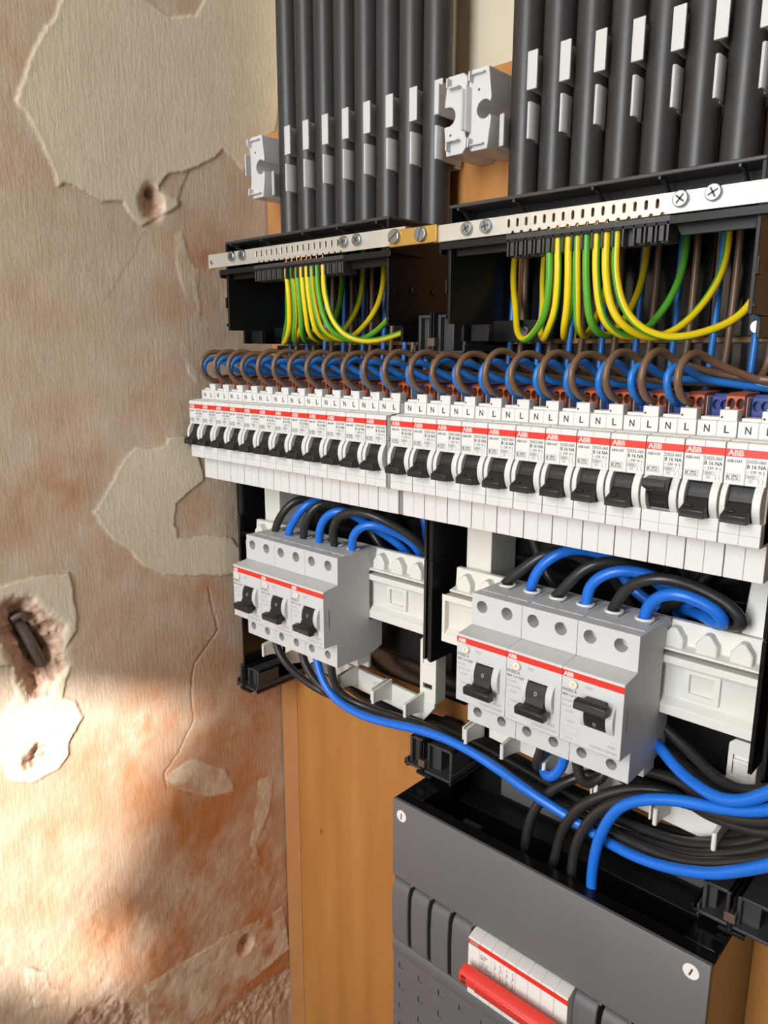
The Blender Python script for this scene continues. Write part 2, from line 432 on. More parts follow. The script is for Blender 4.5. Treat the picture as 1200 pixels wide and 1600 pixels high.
def plaster_material():
    m = bpy.data.materials.new('old_plaster'); m.use_nodes = True
    nt = m.node_tree; N = nt.nodes; L = nt.links; b = N['Principled BSDF']
    def attr(n):
        a = N.new('ShaderNodeAttribute'); a.attribute_name = n; return a.outputs['Fac']
    tc = N.new('ShaderNodeTexCoord')
    def nz(scale, det, st=(1, 1, 1)):
        mp = N.new('ShaderNodeMapping'); mp.inputs['Scale'].default_value = st
        L.new(tc.outputs['Object'], mp.inputs[0])
        n = N.new('ShaderNodeTexNoise'); n.inputs['Scale'].default_value = scale; n.inputs['Detail'].default_value = det
        n.inputs['Roughness'].default_value = 0.65
        L.new(mp.outputs[0], n.inputs['Vector']); return n.outputs['Fac']
    def mix(f, a, c):
        x = N.new('ShaderNodeMix'); x.data_type = 'RGBA'
        for s, v in ((0, f), (6, a), (7, c)):
            if isinstance(v, tuple): x.inputs[s].default_value = v
            elif isinstance(v, float): x.inputs[s].default_value = v
            else: L.new(v, x.inputs[s])
        return x.outputs[2]
    def rng(v, a, c, lo=0.0, hi=1.0):
        r = N.new('ShaderNodeMapRange'); r.inputs[1].default_value = a; r.inputs[2].default_value = c
        r.inputs[3].default_value = lo; r.inputs[4].default_value = hi; L.new(v, r.inputs[0]); return r.outputs[0]
    base = mix(rng(nz(26, 6), 0.35, 0.65), lin((226, 206, 180)), lin((214, 190, 161)))
    base = mix(rng(nz(160, 4, (1, 1, 0.25)), 0.42, 0.68, 0, 0.35), base, lin((226, 212, 192)))
    base = mix(attr('stain'), base, lin((202, 130, 76)))
    pc = mix(rng(nz(60, 5), 0.3, 0.7), lin((242, 225, 197)), lin((234, 216, 187)))
    c = mix(attr('paint'), base, pc)
    rawc = mix(rng(nz(180, 5), 0.35, 0.65), lin((198, 158, 132)), lin((228, 192, 166)))
    c = mix(attr('raw'), c, rawc)
    c = mix(rng(attr('shade_dirt'), 0, 1, 0, 0.7), c, lin((62, 48, 38)))
    L.new(c, b.inputs['Base Color'])
    b.inputs['Roughness'].default_value = 0.72
    b.inputs['Specular IOR Level'].default_value = 0.3
    bp = N.new('ShaderNodeBump'); bp.inputs['Strength'].default_value = 0.5; bp.inputs['Distance'].default_value = 0.0007
    L.new(nz(420, 5, (1, 1, 0.16)), bp.inputs['Height'])
    bp2 = N.new('ShaderNodeBump'); bp2.inputs['Strength'].default_value = 0.35; bp2.inputs['Distance'].default_value = 0.0008
    L.new(nz(260, 6), bp2.inputs['Height']); L.new(bp.outputs['Normal'], bp2.inputs['Normal'])
    L.new(bp2.outputs['Normal'], b.inputs['Normal'])
    return m

build_left_wall()
bolt = MB()
bolt.tube([(-26, -143, -149), (-22, -138, -160), (-20.5, -133, -175), (-22, -127.5, -190)], 4.2, 12, 0, 2)
bolt.tube([(-19, -146, -150), (-17, -140, -147), (-18, -136, -152)], 2.6, 10, 0, 2)
o = obj('iron_bolt', bolt, 'iron', base=(-22, -134, -170))
tag(o, 'rough dark iron bolt stub left in the largest wall hole', 'bolt')

# ------------------------------------------------------------------ back wall and mounting board
def wood_material():
    m = bpy.data.materials.new('orange_brown_board'); m.use_nodes = True
    nt = m.node_tree; N = nt.nodes; L = nt.links; b = N['Principled BSDF']
    tc = N.new('ShaderNodeTexCoord')
    def nz(scale, st):
        mp = N.new('ShaderNodeMapping'); mp.inputs['Scale'].default_value = st
        L.new(tc.outputs['Object'], mp.inputs[0])
        n = N.new('ShaderNodeTexNoise'); n.inputs['Scale'].default_value = scale; n.inputs['Detail'].default_value = 6
        L.new(mp.outputs[0], n.inputs['Vector']); return n.outputs['Fac']
    def ramp(v, cs):
        r = N.new('ShaderNodeValToRGB'); L.new(v, r.inputs[0])
        el = r.color_ramp.elements
        el[0].position, el[0].color = cs[0]; el[1].position, el[1].color = cs[-1]
        for p, c in cs[1:-1]:
            e = el.new(p); e.color = c
        return r.outputs[0]
    g = ramp(nz(50, (1.0, 1, 0.09)), [(0.25, lin((166, 110, 54))), (0.52, lin((178, 121, 61))), (0.75, lin((186, 130, 68)))])
    sp = ramp(nz(42, (1, 1, 0.8)), [(0.27, lin((96, 58, 30))), (0.31, lin((255, 255, 255)))])
    mx = N.new('ShaderNodeMix'); mx.data_type = 'RGBA'; mx.blend_type = 'MULTIPLY'; mx.inputs[0].default_value = 0.75
    L.new(g, mx.inputs[6]); L.new(sp, mx.inputs[7])
    L.new(mx.outputs[2], b.inputs['Base Color'])
    b.inputs['Roughness'].default_value = 0.42
    bp = N.new('ShaderNodeBump'); bp.inputs['Strength'].default_value = 0.15; bp.inputs['Distance'].default_value = 0.0004
    L.new(nz(300, (1, 1, 0.1)), bp.inputs['Height']); L.new(bp.outputs['Normal'], b.inputs['Normal'])
    return m
M['wood'] = wood_material()
M['strip'] = mat('pale_board_edge', (180, 124, 74), 0.5, var=0.12, vscale=40, bump=0.1, bscale=300)
M['plaster2'] = mat('cream_wall_plaster', (206, 192, 164), 0.7, var=0.10, vscale=14, bump=0.3, bscale=200)
M['concrete'] = mat('grey_floor_screed', (150, 142, 132), 0.8, var=0.12, vscale=4)
M['roomwall2'] = mat('dull_room_plaster', (104, 95, 86), 0.85, var=0.08, vscale=4)
M['roomwall'] = mat('room_plaster', (205, 196, 182), 0.8, var=0.05, vscale=4)

o = obj('wall_back', MB().box(-40, 2200, 111, 230, -1500, 1000), 'plaster2', base=(500, 111, -1500), smooth=False)
tag(o, 'cream plaster wall behind the wooden board', kind='structure')
bd = thing('mounting_board', 'orange-brown wooden mounting board behind the electrical modules', 'board', (200, 97, -760))
obj('panel', MB().box(-11.5, 760, 97, 110.5, -760, 221), 'wood', bd, bevel=0.6)
obj('edge_strip', MB().box(-11.5, 11, 96.4, 97.2, -760, 221), 'strip', bd)
o = obj('floor', MB().box(-300, 2500, -2300, 230, -1560, -1500), 'concrete', base=(900, -800, -1500), smooth=False)
tag(o, 'grey screed floor below the panel', kind='structure')

# unseen wall added behind the camera, openings shaped to make the daylight patches
def to_front(y, z, yf=-1500.0):
    t = (yf-y)/SUN_D.y
    return (XW+SUN_D.x*t, z+SUN_D.z*t)
PATCH = [(-330, -150), (-161, -196), (-105, -206), (-41, -234), (26, -266), (-2, -300), (-36, -346), (-54, -381), (-84, -414), (-50, -462), (-66, -517), (-128, -492), (-158, -450), (-190, -424), (-330, -330)]
PATCH2 = [(-104, 330), (-92, 290), (-102, 225), (-124, 140), (-330, 80), (-330, 330)]
op = [to_front(*p) for p in PATCH]; op2 = [to_front(*p) for p in PATCH2]
fr = MB().plate([(-13, -1500), (2200, -1500), (2200, 1000), (-13, 1000)], [op, op2], 'y', -1530, -1500)
o = obj('wall_light_mask', fr, 'roomwall', base=(1000, -1515, -1500), smooth=False)
tag(o, 'unseen wall added behind the viewer, openings shaped for the daylight patches', kind='structure')

o = obj('ceiling', MB().box(-300, 2500, -2300, 230, 1000, 1050), 'roomwall', base=(900, -800, 1000), smooth=False)
tag(o, 'pale ceiling above the panel', kind='structure')
o = obj('wall_right', MB().box(1150, 1250, -1500, 111, -1500, 1000), 'roomwall2', base=(1200, -700, -1500), smooth=False)  # added out of view, dark so right-hand faces get little bounce
tag(o, 'unseen dark plaster wall added right of the panel to limit bounce', kind='structure')

# ------------------------------------------------------------------ conduits and saddles
CX = [[40.0+21.2*i for i in range(8)], [257.5+21.2*i for i in range(8)]]
SIDE = ['left', 'right']
def conduit(r):
    mb = MB(); n = 28
    prof = [(9.5, 0), (9.5, 330), (8.2, 330), (8.2, 0)]
    mb.ring((0, 80, 118), (0, 0, 1), 8.1, 9.5, 330, n)
    return mb
proto = None
for s in (0, 1):
    for i, cx in enumerate(CX[s]):
        lab = f'black plastic conduit, {ORD[i]} from left in the {SIDE[s]} row'
        if proto is None:
            mb = MB().ring((cx, 80, 118), (0, 0, 1), 8.1, 9.5, 330, 32)
            proto = tag(obj('conduit', mb, 'tube', base=(cx, 80, 118)), lab, 'conduit', 'black conduits')
        else:
            c = dup(proto, (cx-CX[0][0], 0, 0), lab)

def saddle_parts(t, cx):
    """white clip-on saddle behind a tube, with two staggered grips between the tubes"""
    body = [(cx-8.6, 162), (cx+8.6, 162), (cx+9.8, 176), (cx+9.8, 194), (cx+8.6, 208), (cx-8.6, 208), (cx-9.8, 194), (cx-9.8, 176)]
    obj('saddle_body', MB().plate(body, [circle(cx, 185, 4.2, 20)], 'y', 90.2, 96.8), 'clip', t, bevel=0.4)
    a = MB().prism([(cx+9.8, 92), (cx+9.8, 69), (cx+8.2, 67.6), (cx+8.2, 66.4), (cx+15.0, 66.0), (cx+15.0, 67.4), (cx+10.8, 69), (cx+10.8, 92)], 'z', 190, 210.5)
    obj('upper_grip', a, 'clip', t, bevel=0.3)
    a = MB().prism([(cx+10.2, 92), (cx+10.2, 75), (cx+11.6, 73), (cx+11.6, 66), (cx+10.6, 64.4), (cx+12.0, 63.8), (cx+12.9, 65), (cx+12.9, 74), (cx+11.3, 76.5), (cx+11.3, 92)], 'z', 163, 183)
    obj('lower_grip', a, 'clip', t, bevel=0.3)

def arc_pts(cx, cz, r, a0, a1, n=12):
    return [(cx+r*math.cos(math.radians(a0+(a1-a0)*i/(n-1))), cz+r*math.sin(math.radians(a0+(a1-a0)*i/(n-1)))) for i in range(n)]

def empty_saddle(t, x0, x1, grip):
    """free saddle block: waisted outline with an open screw channel on its right side"""
    xc = x1-5.2
    out = [(x0+3.2, 162), (x1-2.4, 162), (x1, 179)]
    out += arc_pts(xc, 184.6, 5.4, -38, -322, 18)
    out += [(x1, 190.4), (x1-2.4, 208), (x0+3.0, 208)] + arc_pts(x0-0.4, 205.0, 3.0, 40, -60, 5)
    out += [(x0+0.4, 200), (x0+1.6, 197), (x0+1.6, 173), (x0+0.4, 170)] + arc_pts(x0-0.2, 165.2, 3.2, 60, -40, 5)
    obj('saddle_body', MB().prism(out, 'y', 62, 96.8), 'clip', t, bevel=0.35)
    for zc, sg in ((203.5, 1), (166.5, -1)):
        l = MB().prism([(x0+3.0, zc-2.8), (x0+4.0, zc-3.0), (x0+4.4, zc+2.4), (x0+3.2, zc+2.6)], 'y', 57.5, 62.2)
        l.prism([(x0+3.9, zc+sg*1.4-0.5), (x1-4.2, zc+sg*1.4-0.5), (x1-4.2, zc+sg*1.4+0.5), (x0+3.9, zc+sg*1.4+0.5)], 'y', 59.4, 62.2)
        obj('hook', l, 'clip', t, bevel=0.25)
    obj('pin_hole', MB().cyl((x0+8.2, 61.9, 196), (x0+8.2, 63, 196), 0.75, n=10), 'hole', t)
    if grip:
        g = MB().prism([(x0-1.6, 70), (x0-1.6, 57), (x0+0.2, 55.8), (x0+0.8, 57), (x0+0.6, 70)], 'z', 174, 197)
        g.prism([(x0+0.9, 70), (x0+0.9, 58), (x0+2.0, 56.6), (x0+3.0, 58), (x0+3.0, 70)], 'z', 173, 198)
        obj('centre_clip', g, 'clip', t, bevel=0.3)
    obj('lower_grip', MB().prism([(x1+3.6, 92), (x1+3.6, 66), (x1+7.4, 64.6), (x1+7.6, 66), (x1+5.0, 68), (x1+5.0, 92)], 'z', 162.5, 180.5), 'clip', t, bevel=0.3)

def mirror_saddle(t, x0, x1):
    """free saddle block with its channel open to the left and a grip beside it"""
    xc = x0+4.6
    out = [(x0+2.0, 162), (x1-3.4, 162), (x1-0.6, 165), (x1-0.2, 170), (x1-1.4, 173), (x1-1.4, 197), (x1-0.4, 201), (x1-0.6, 205), (x1-3.4, 208), (x0+2.6, 208), (x0, 191)]
    out += arc_pts(xc-1.5, 185, 5.6, 142, -142, 16)[2:-2]
    out += [(x0, 179)]
    obj('saddle_body', MB().prism(out, 'y', 62, 96.8), 'clip', t, bevel=0.35)
    for zc, sg in ((203.0, 1), (167.0, -1)):
        l = MB().prism([(x0+4.4, zc-2.8), (x0+5.5, zc-2.8), (x0+5.5, zc+2.8), (x0+4.4, zc+2.8)], 'y', 57.5, 62.2)
        l.box(x0+5.4, x1-4.5, 57.8, 62.2, zc-2.8*sg-0.5, zc-2.8*sg+0.5)
        obj('hook', l, 'clip', t, bevel=0.25)
    obj('pin_hole', MB().cyl((x0+5.2, 61.9, 174), (x0+5.2, 63, 174), 0.75, n=10), 'hole', t)
    obj('upper_grip', MB().prism([(x0-6.4, 92), (x0-6.4, 64), (x0-7.6, 62.6), (x0-6.6, 61.4), (x0-5.0, 62.4), (x0-5.0, 92)], 'z', 188.5, 206.5), 'clip', t, bevel=0.3)

pro = None
for s in (0, 1):
    for i, cx in enumerate(CX[s]):
        lab = f'white saddle clip gripping the {ORD[i]} conduit of the {SIDE[s]} row'
        if pro is None:
            pro = thing('conduit_saddle', lab, 'clip', (cx, 97, 162), 'saddle clips on the conduits')
            saddle_parts(pro, cx)
        else:
            dup(pro, (cx-CX[0][0], 0, 0), lab)
t = thing('conduit_saddle', 'empty white saddle clip beside the left plaster wall', 'clip', (18, 97, 162), 'empty saddle clips')
empty_saddle(t, 9.5, 28.5, False)
obj('upper_grip', MB().box(3.4, 4.8, 62, 92, 181, 197), 'clip', t, bevel=0.3)
t = thing('conduit_saddle', 'left one of two joined empty white saddle clips', 'clip', (218, 97, 162), 'empty saddle clips')
mirror_saddle(t, 208.6, 226.4)
t = thing('conduit_saddle', 'right one of two joined empty white saddle clips', 'clip', (236, 97, 162), 'empty saddle clips')
empty_saddle(t, 226.8, 244.2, True)

# ------------------------------------------------------------------ top terminal boxes
BX = [(30.0, 199.5), (246.5, 416.5)]
def top_box(s):
    x0, x1 = BX[s]
    t = thing('terminal_box', f'open black terminal box under the {SIDE[s]} row of conduits', 'box', (x0, 85, 47), 'black terminal boxes')
    # roof with a round entry for every conduit
    sh = MB().plate([(x0, 20), (x1, 20), (x1, 92.5), (x0, 92.5)], [circle(c, 80, 9.75, 24) for c in CX[s] if x0+10 < c < x1-10], 'z', 121, 123)
    obj('roof', sh, 'greyblack', t, bevel=0.5)
    for sx, xa in ((-1, x0), (1, x1-2)):
        w = MB().box(xa, xa+2, 20, 92.5, 57, 121).box(xa, xa+2, 34, 92.5, 47, 57.01)
        e = x0-1.2 if sx < 0 else x1
        w.box(e, e+1.2, 19, 25, 74, 82).box(e, e+1.2, 19, 23, 60, 62)
        w.cyl((e, 45, 80), (e+1.3, 45, 80), 3.2, n=16).cyl((e, 66, 80), (e+1.3, 66, 80), 2.6, n=16)
        obj('side_wall', w, 'black', t, bevel=0.3)
    bw = x0+2
    for k in range(4):                                                  # back in four panels with slits
        a = x0+2+k*41.6
        obj('back_panel', MB().box(a+(3 if k else 8), a+40.6, 90.5, 92.5, 49, 121).box(a+12, a+30, 89.9, 90.6, 60, 100), 'gloss', t, bevel=0.4)
    for fx in (0.03, 0.25, 0.52, 0.72, 0.93):
        xa = x0+(x1-x0)*fx
        obj('rib', MB().prism([(20.4, 121.2), (27, 121.2), (40, 112), (40, 110), (21, 110), (21, 112), (36, 112), (25, 119.5), (20.4, 119.5)], 'x', xa, xa+1.3), 'greyblack', t, bevel=0.2)
    obj('inner_partition', MB().box(x0+2, x1-2, 38, 40, 109, 121), 'black', t, bevel=0.2)
    tr = MB()
    tr.box(x0-5, x1+4, 17.5, 52, 100.6, 102.4).box(x0-5, x1+4, 17.2, 18.8, 98.5, 102.4).box(x0-5, x0-3.6, 17.5, 24, 96.5, 101)
    tr.prism([(x1-40, 101), (x1-3, 101), (x1-3, 94), (x1-36, 94)], 'y', 24, 26)
    tr.prism([(x0+3, 101), (x0+38, 101), (x0+38, 95), (x0+3, 95)], 'y', 24, 26)
    obj('tray', tr, 'black', t, bevel=0.3)
    obj('bottom_ledge', MB().box(x0+3, x0+16, 40, 44, 47, 57), 'black', t, bevel=0.3)
    obj('bottom_ledge', MB().box(x0+2, x0+40, 64.6, 68, 47, 60), 'black', t, bevel=0.3)
    for dx in (26, 160):
        obj('screw', MB().cyl((x0+dx, 62, 53), (x0+dx, 64.5, 53), 3.4, n=18), 'zinc', t, bevel=0.4)
    # comb of wire guides hanging under the bar
    cm = MB(); c0 = x0+(39 if s == 0 else 42); p = 5.72 if s == 0 else 5.47
    for k in range(16):
        xa = c0+k*p
        cm.box(xa, xa+1.1, 17.2, 30, 91.2, 101); cm.box(xa+1.1, xa+p-1.0, 22.5, 30, 91.2, 101)
        cm.box(xa+1.9, xa+p-1.2, 17.6, 19.2, 91.6, 101) if (k < 5 or k > 12) else None
    cm.box(c0+16*p, c0+16*p+1.2, 17.2, 30, 91.2, 101).box(c0-0.5, c0+16*p+1.5, 17.0, 30, 100, 102.6)
    obj('wire_comb', cm, 'greyblack', t, bevel=0.15)
    lab = MB().cyl((x0+70, 83.2, 85), (x0+70, 83.5, 85), 9, n=28) if s else None
    return t
for s in (0, 1):
    top_box(s)

# metal earth bars
def earth_bar(s, x0, x1, z0, z1, slot0, p, n, nm):
    t = thing('earth_bar', nm, 'metal bar', (x0, 20, z0), 'tinned earth bars')
    holes = []
    zc = z1-4.2
    for k in range(n):
        a = slot0+k*p
        lp = [(a+0.75*math.cos(w), zc+1.4+0.75*math.sin(w)) for w in [math.pi*i/5 for i in range(6)]]
        lp += [(a+0.75*math.cos(w), zc-1.4+0.75*math.sin(w)) for w in [math.pi+math.pi*i/5 for i in range(6)]]
        holes.append(lp)
    # bottom notches where the wires enter
    outer = [(x0+0.8, z0), (x0+0.2, z0+0.8)] and [(x0, z0)]
    for k in range(n):
        a = slot0+k*p+p*0.5
        outer += [(a-0.95, z0), (a-0.7, z0+0.9), (a, z0+1.25), (a+0.7, z0+0.9), (a+0.95, z0)]
    outer += [(x1, z0), (x1, z1), (x0, z1)]
    mb = MB().plate(outer, holes, 'y', 18.6, 20.0)
    mb.box(x0, x1, 20.0, 30, z1-1.2, z1)                         # folded-back top flange
    obj('bar', mb, 'steel', t, bevel=0.2)
    gl = MB().box(slot0-2, slot0+n*p, 26, 27.5, z0+1, z1-1.5)
    obj('clamp_strip', gl, 'brass', t)
    return t
def screw_head(t, x, z, y=18.6, r=3.2, slot='cross', ang=0.4, name='screw'):
    mb = MB().cyl((x, y, z), (x, y-2.2, z), r, r*0.94, 22)
    o = obj(name, mb, 'zinc', t, bevel=0.35)
    c, s_ = math.cos(ang), math.sin(ang); k = MB()
    for (ux, uz) in (((c, s_), (-s_, c)) if slot == 'cross' else ((c, s_),)):
        L_, w = (r*0.62, 0.42) if slot == 'cross' else (r*0.95, 0.4)
        px, pz = -uz, ux
        q = [(x+ux*L_+px*w, z+uz*L_+pz*w), (x-ux*L_+px*w, z-uz*L_+pz*w), (x-ux*L_-px*w, z-uz*L_-pz*w), (x+ux*L_-px*w, z+uz*L_-pz*w)]
        k.prism(q, 'y', y-2.26, y-1.9)
    g = obj('screw_slot', k, 'ink2', o)
    return o
tl = earth_bar(0, 9, 214, 104.6, 115.0, 69.6, 5.72, 16, 'left metal earth bar reaching the plaster wall')
tr = earth_bar(1, 236, 470, 103.3, 112.8, 288.2, 5.47, 16, 'right metal earth bar with slots above green-yellow wires')
obj('rivet', MB().cyl((14, 18.6, 109), (14, 17.9, 109), 1.6, n=14), 'zinc', tl, bevel=0.2)
for x, z, a in ((41, 111.4, .5), (54, 111.2, .2), (162, 110.6, .3), (174, 110.8, .9)):
    screw_head(tl, x, z, 18.6, 3.9, ang=a)
for x, z, a in ((261, 108.6, .5), (274, 108.6, .2), (381.5, 109.2, .9), (396, 110, .5)):
    screw_head(tr, x, z, 18.6, 3.9, ang=a)
tb = thing('brass_link', 'brass link plate joining the two earth bars', 'metal plate', (203, 17, 103))
obj('plate', MB().box(203, 240, 16.4, 18.5, 103.4, 113.2), 'brass', tb, bevel=0.4)
screw_head(tb, 208, 109.2, 16.4, 4.5, 'slot', 0.6); screw_head(tb, 229, 108.6, 16.4, 4.5, 'slot', 1.25)

# ------------------------------------------------------------------ circuit breakers
def seg_profile(cz, cy, r, a0, a1, n=14):
    return [(cy-r*math.cos(a), cz+r*math.sin(a)) for a in [a0+(a1-a0)*i/(n-1) for i in range(n)]]

def breaker():
    t = thing('circuit_breaker', 'x', 'circuit breaker', (0, 0, 0), 'white circuit breakers in two blocks')
    up = [(0.0, 1.5), (0.6, 2.3), (12.6, 3.2), (12.6, 9.8), (13.0, 10.2), (24, 10.2), (24, 4), (58, 4), (58, -62), (12, -62), (12, -44.2), (0.5, -43.4), (0, -42.9), (0, -32.5), (6, -32.5), (6, -16.2), (0, -16.2)]
    b = MB()
    for a0, a1 in ((0.2, 8.94), (9.0, 17.74)):
        b.prism(up, 'x', a0, a1)
    b.box(0.2, 17.74, 5, 57, -43, 3)
    arc = seg_profile(-24.3, 8.2, 11.4, -0.84, 0.84)      # rounded cheeks beside the toggle
    arc = [(7, arc[0][1])]+arc+[(7, arc[-1][1])]
    b.prism(arc, 'x', 0.2, 2.7); b.prism(arc, 'x', 13.7, 17.2)
    obj('body', b, 'white', t, bevel=0.28)
    # score line across the lower nose and foot
    ln = MB().box(0.3, 17.7, -0.03, 0.3, -38.3, -38.15)
    obj('score_line', ln, 'filler', t)
    st = MB().box(0.12, 17.86, -0.06, 0.4, -3.9, -0.5)
    so = obj('red_stripe', st, 'red', t)
    lg = MB().text('ABB', 1.0, -3.35, 2.45, -0.12, 6.6)
    for k in range(2):
        lg.text('ABB', 1.12+0.05*k, -3.35, 2.45, -0.12, 6.6)
    obj('logo', lg, 'inkw', so, smooth=False, flat_ok=True)
    y = -0.05; p = MB()
    p.text('ABB-HAF', 0.9, -6.4, 1.35, y, 6.4); p.text('D025-060', 9.4, -6.2, 1.45, y, 7.6)
    p.text('B 16 NA', 9.4, -8.5, 1.65, y, 7.8); p.text('~ 230', 9.4, -10.5, 1.25, y, 4.0)
    p.text('N', 14.4, -10.5, 1.2, y, 0.9); p.text('L', 16.2, -10.5, 1.2, y, 0.7)
    p.frame(9.2, 13.7, -12.9, -11.3, y); p.text('6000', 9.8, -12.55, 0.95, y, 3.2)
    p.frame(10.6, 12.3, -14.6, -12.8, y); p.text('3', 11.1, -14.25, 1.0, y)
    for xx in (14.6, 16.3):
        p.add([(xx, y, -15), (xx+0.16, y, -15), (xx+0.16, y, -13.4), (xx, y, -13.4)], [(0, 1, 2, 3)])
        p.add([(xx, y, -13.4), (xx+0.16, y, -13.4), (xx-0.55, y, -12.2), (xx-0.7, y, -12.2)], [(0, 1, 2, 3)])
        p.add([(xx, y, -11.9), (xx+0.16, y, -11.9), (xx+0.16, y, -11.0), (xx, y, -11.0)], [(0, 1, 2, 3)])
    p.frame(1.0, 7.0, -14.3, -11.4, y); p.text('K', 1.4, -13.9, 2.1, y, 1.6)
    p.text('EMA', 3.3, -12.75, 0.95, y, 3.1); p.text('EUR', 3.3, -13.95, 0.95, y, 3.1)
    obj('printed_marking', p, 'ink', t, smooth=False, flat_ok=True)
    nl = MB().text('N', 3.3, 4.9, 3.3, 12.54, 2.7).text('L', 12.3, 4.9, 3.3, 12.54, 2.3)
    obj('terminal_letters', nl, 'ink', t, smooth=False, flat_ok=True)
    # toggle
    pr = [(5.5, -17), (2.2, -17), (1.0, -19), (-0.2, -22.2), (-0.8, -23.6), (-1.9, -24.0), (-3.4, -26.0), (-7.6, -27.8), (-8.3, -28.6), (-8.0, -31.4), (-7.4, -32.0), (-2.2, -32.6), (5, -32)]
    tg = MB().prism(pr, 'x', 3.0, 13.4)
    tg.box(2.6, 13.8, -8.1, -5.2, -31.9, -28.2)
    tg.box(4.2, 8.0, -6.9, -2.2, -27.2, -26.5)
    to = obj('toggle', tg, 'toggle', t, bevel=0.3)
    mk = MB().text('O-OFF', 4.2, -21.6, 1.7, 0, 7.6)
    mk.v = [(x, 0.55+(z+20.4)*0.38-0.15, z) for x, yy, z in mk.v]
    obj('toggle_marking', mk, 'ink2', to, smooth=False, flat_ok=True)
    # wiring side
    cl = MB().box(9.3, 17.0, 14.0, 20.4, 10, 15.2).box(9.3, 11.2, 20.4, 24, 10, 16)
    c = obj('terminal_clip', cl, 'white', t, bevel=0.3)
    obj('clip_hole', MB().cyl((10.4, 13.95, 11.8), (10.4, 15, 11.8), 0.55, n=10), 'ink', c)
    obj('ledge', MB().box(0.5, 8.9, 15.5, 24, 10, 11.7), 'white', t, bevel=0.3)
    br = MB()
    holes = [circle(11.6, 17.6, 1.75, 16, 2.4), circle(15.5, 17.6, 1.75, 16, 2.4)]
    br.plate([(9.4, 12), (17.4, 12), (17.4, 21.4), (9.4, 21.4)], holes, 'y', 21, 25.5)
    br.box(9.4, 17.4, 25.4, 42, 8, 22.4).prism([(20.2, 21.2), (25.5, 22.4), (25.5, 21.2)], 'x', 9.4, 17.4)
    bo = obj('live_terminal', br, 'bterm', t, bevel=0.2)
    obj('wire_entry', MB().box(9.8, 17.0, 24.9, 25.35, 13, 21), 'hole', bo)
    nb = MB().plate([(0.6, 8), (8.4, 8), (8.4, 20.6), (0.6, 20.6)], [circle(2.7, 16.4, 1.7, 14, 2.2), circle(6.4, 16.4, 1.7, 14, 2.2)], 'y', 28, 31)
    nb.box(0.6, 8.4, 31, 42, 8, 21.4)
    obj('neutral_terminal', nb, 'nterm', t, bevel=0.2)
    obj('rear_housing', MB().box(0.3, 17.7, 42.1, 56, 3, 19.5).box(17.45, 17.85, 24, 42, 3, 20.5), 'rcd', t, bevel=0.3)
    return t

br0 = breaker()
BLK = [0.0, 219.55]
brk = []
for s in (0, 1):
    for k in range(12):
        pos = ORD[k]+' from the left'
        lab = f'white circuit breaker, {pos} in the {SIDE[s]} block, red stripe'
        if s == 1 and k == 9:
            lab = 'only white circuit breaker with its black toggle flipped up'
        if s == 0 and k == 0:
            t = br0; t['label'] = lab
        else:
            t = dup(br0, (BLK[s]+18*k, 0, 0), lab)
        brk.append(t)
        if s == 1 and k == 9:                      # this one is switched on
            for ch in t.children:
                if ch.name.split('.')[0] == 'toggle':
                    me = ch.data.copy(); ch.data = me
                    for v in me.vertices:
                        v.co.z = -(v.co.z+0.0243)-0.0243
                    me.flip_normals()
                    for g in ch.children:
                        bpy.data.objects.remove(g)
                    mk = MB().text('I-ON', 186.6-186.6+5.0, -29.0, 1.7, 0, 6.0)
                    mk.v = [(x, 0.55-(z+28.2)*0.38-0.15, z) for x, yy, z in mk.v]
                    g = obj('toggle_marking', mk, 'ink2', smooth=False, flat_ok=True); g.location = (0, 0, 0); g.parent = ch
prof = [(0.5, 0.5), (1, 1.5), (12.8, 2.4), (12.8, 9.4), (24, 9.6), (24, 4), (58, 4), (58, -62), (12.6, -62), (12.6, -44.6), (0.6, -43.6)]
fm = MB().prism(prof, 'x', 216.15, 219.45).cyl((217.8, 0.5, -12), (217.8, -0.5, -12), 1.3, n=12)
o = obj('filler_strip', fm, 'filler', base=(217.8, 0, -62), bevel=0.3)
tag(o, 'thin grey filler strip between the two breaker blocks', 'filler strip')

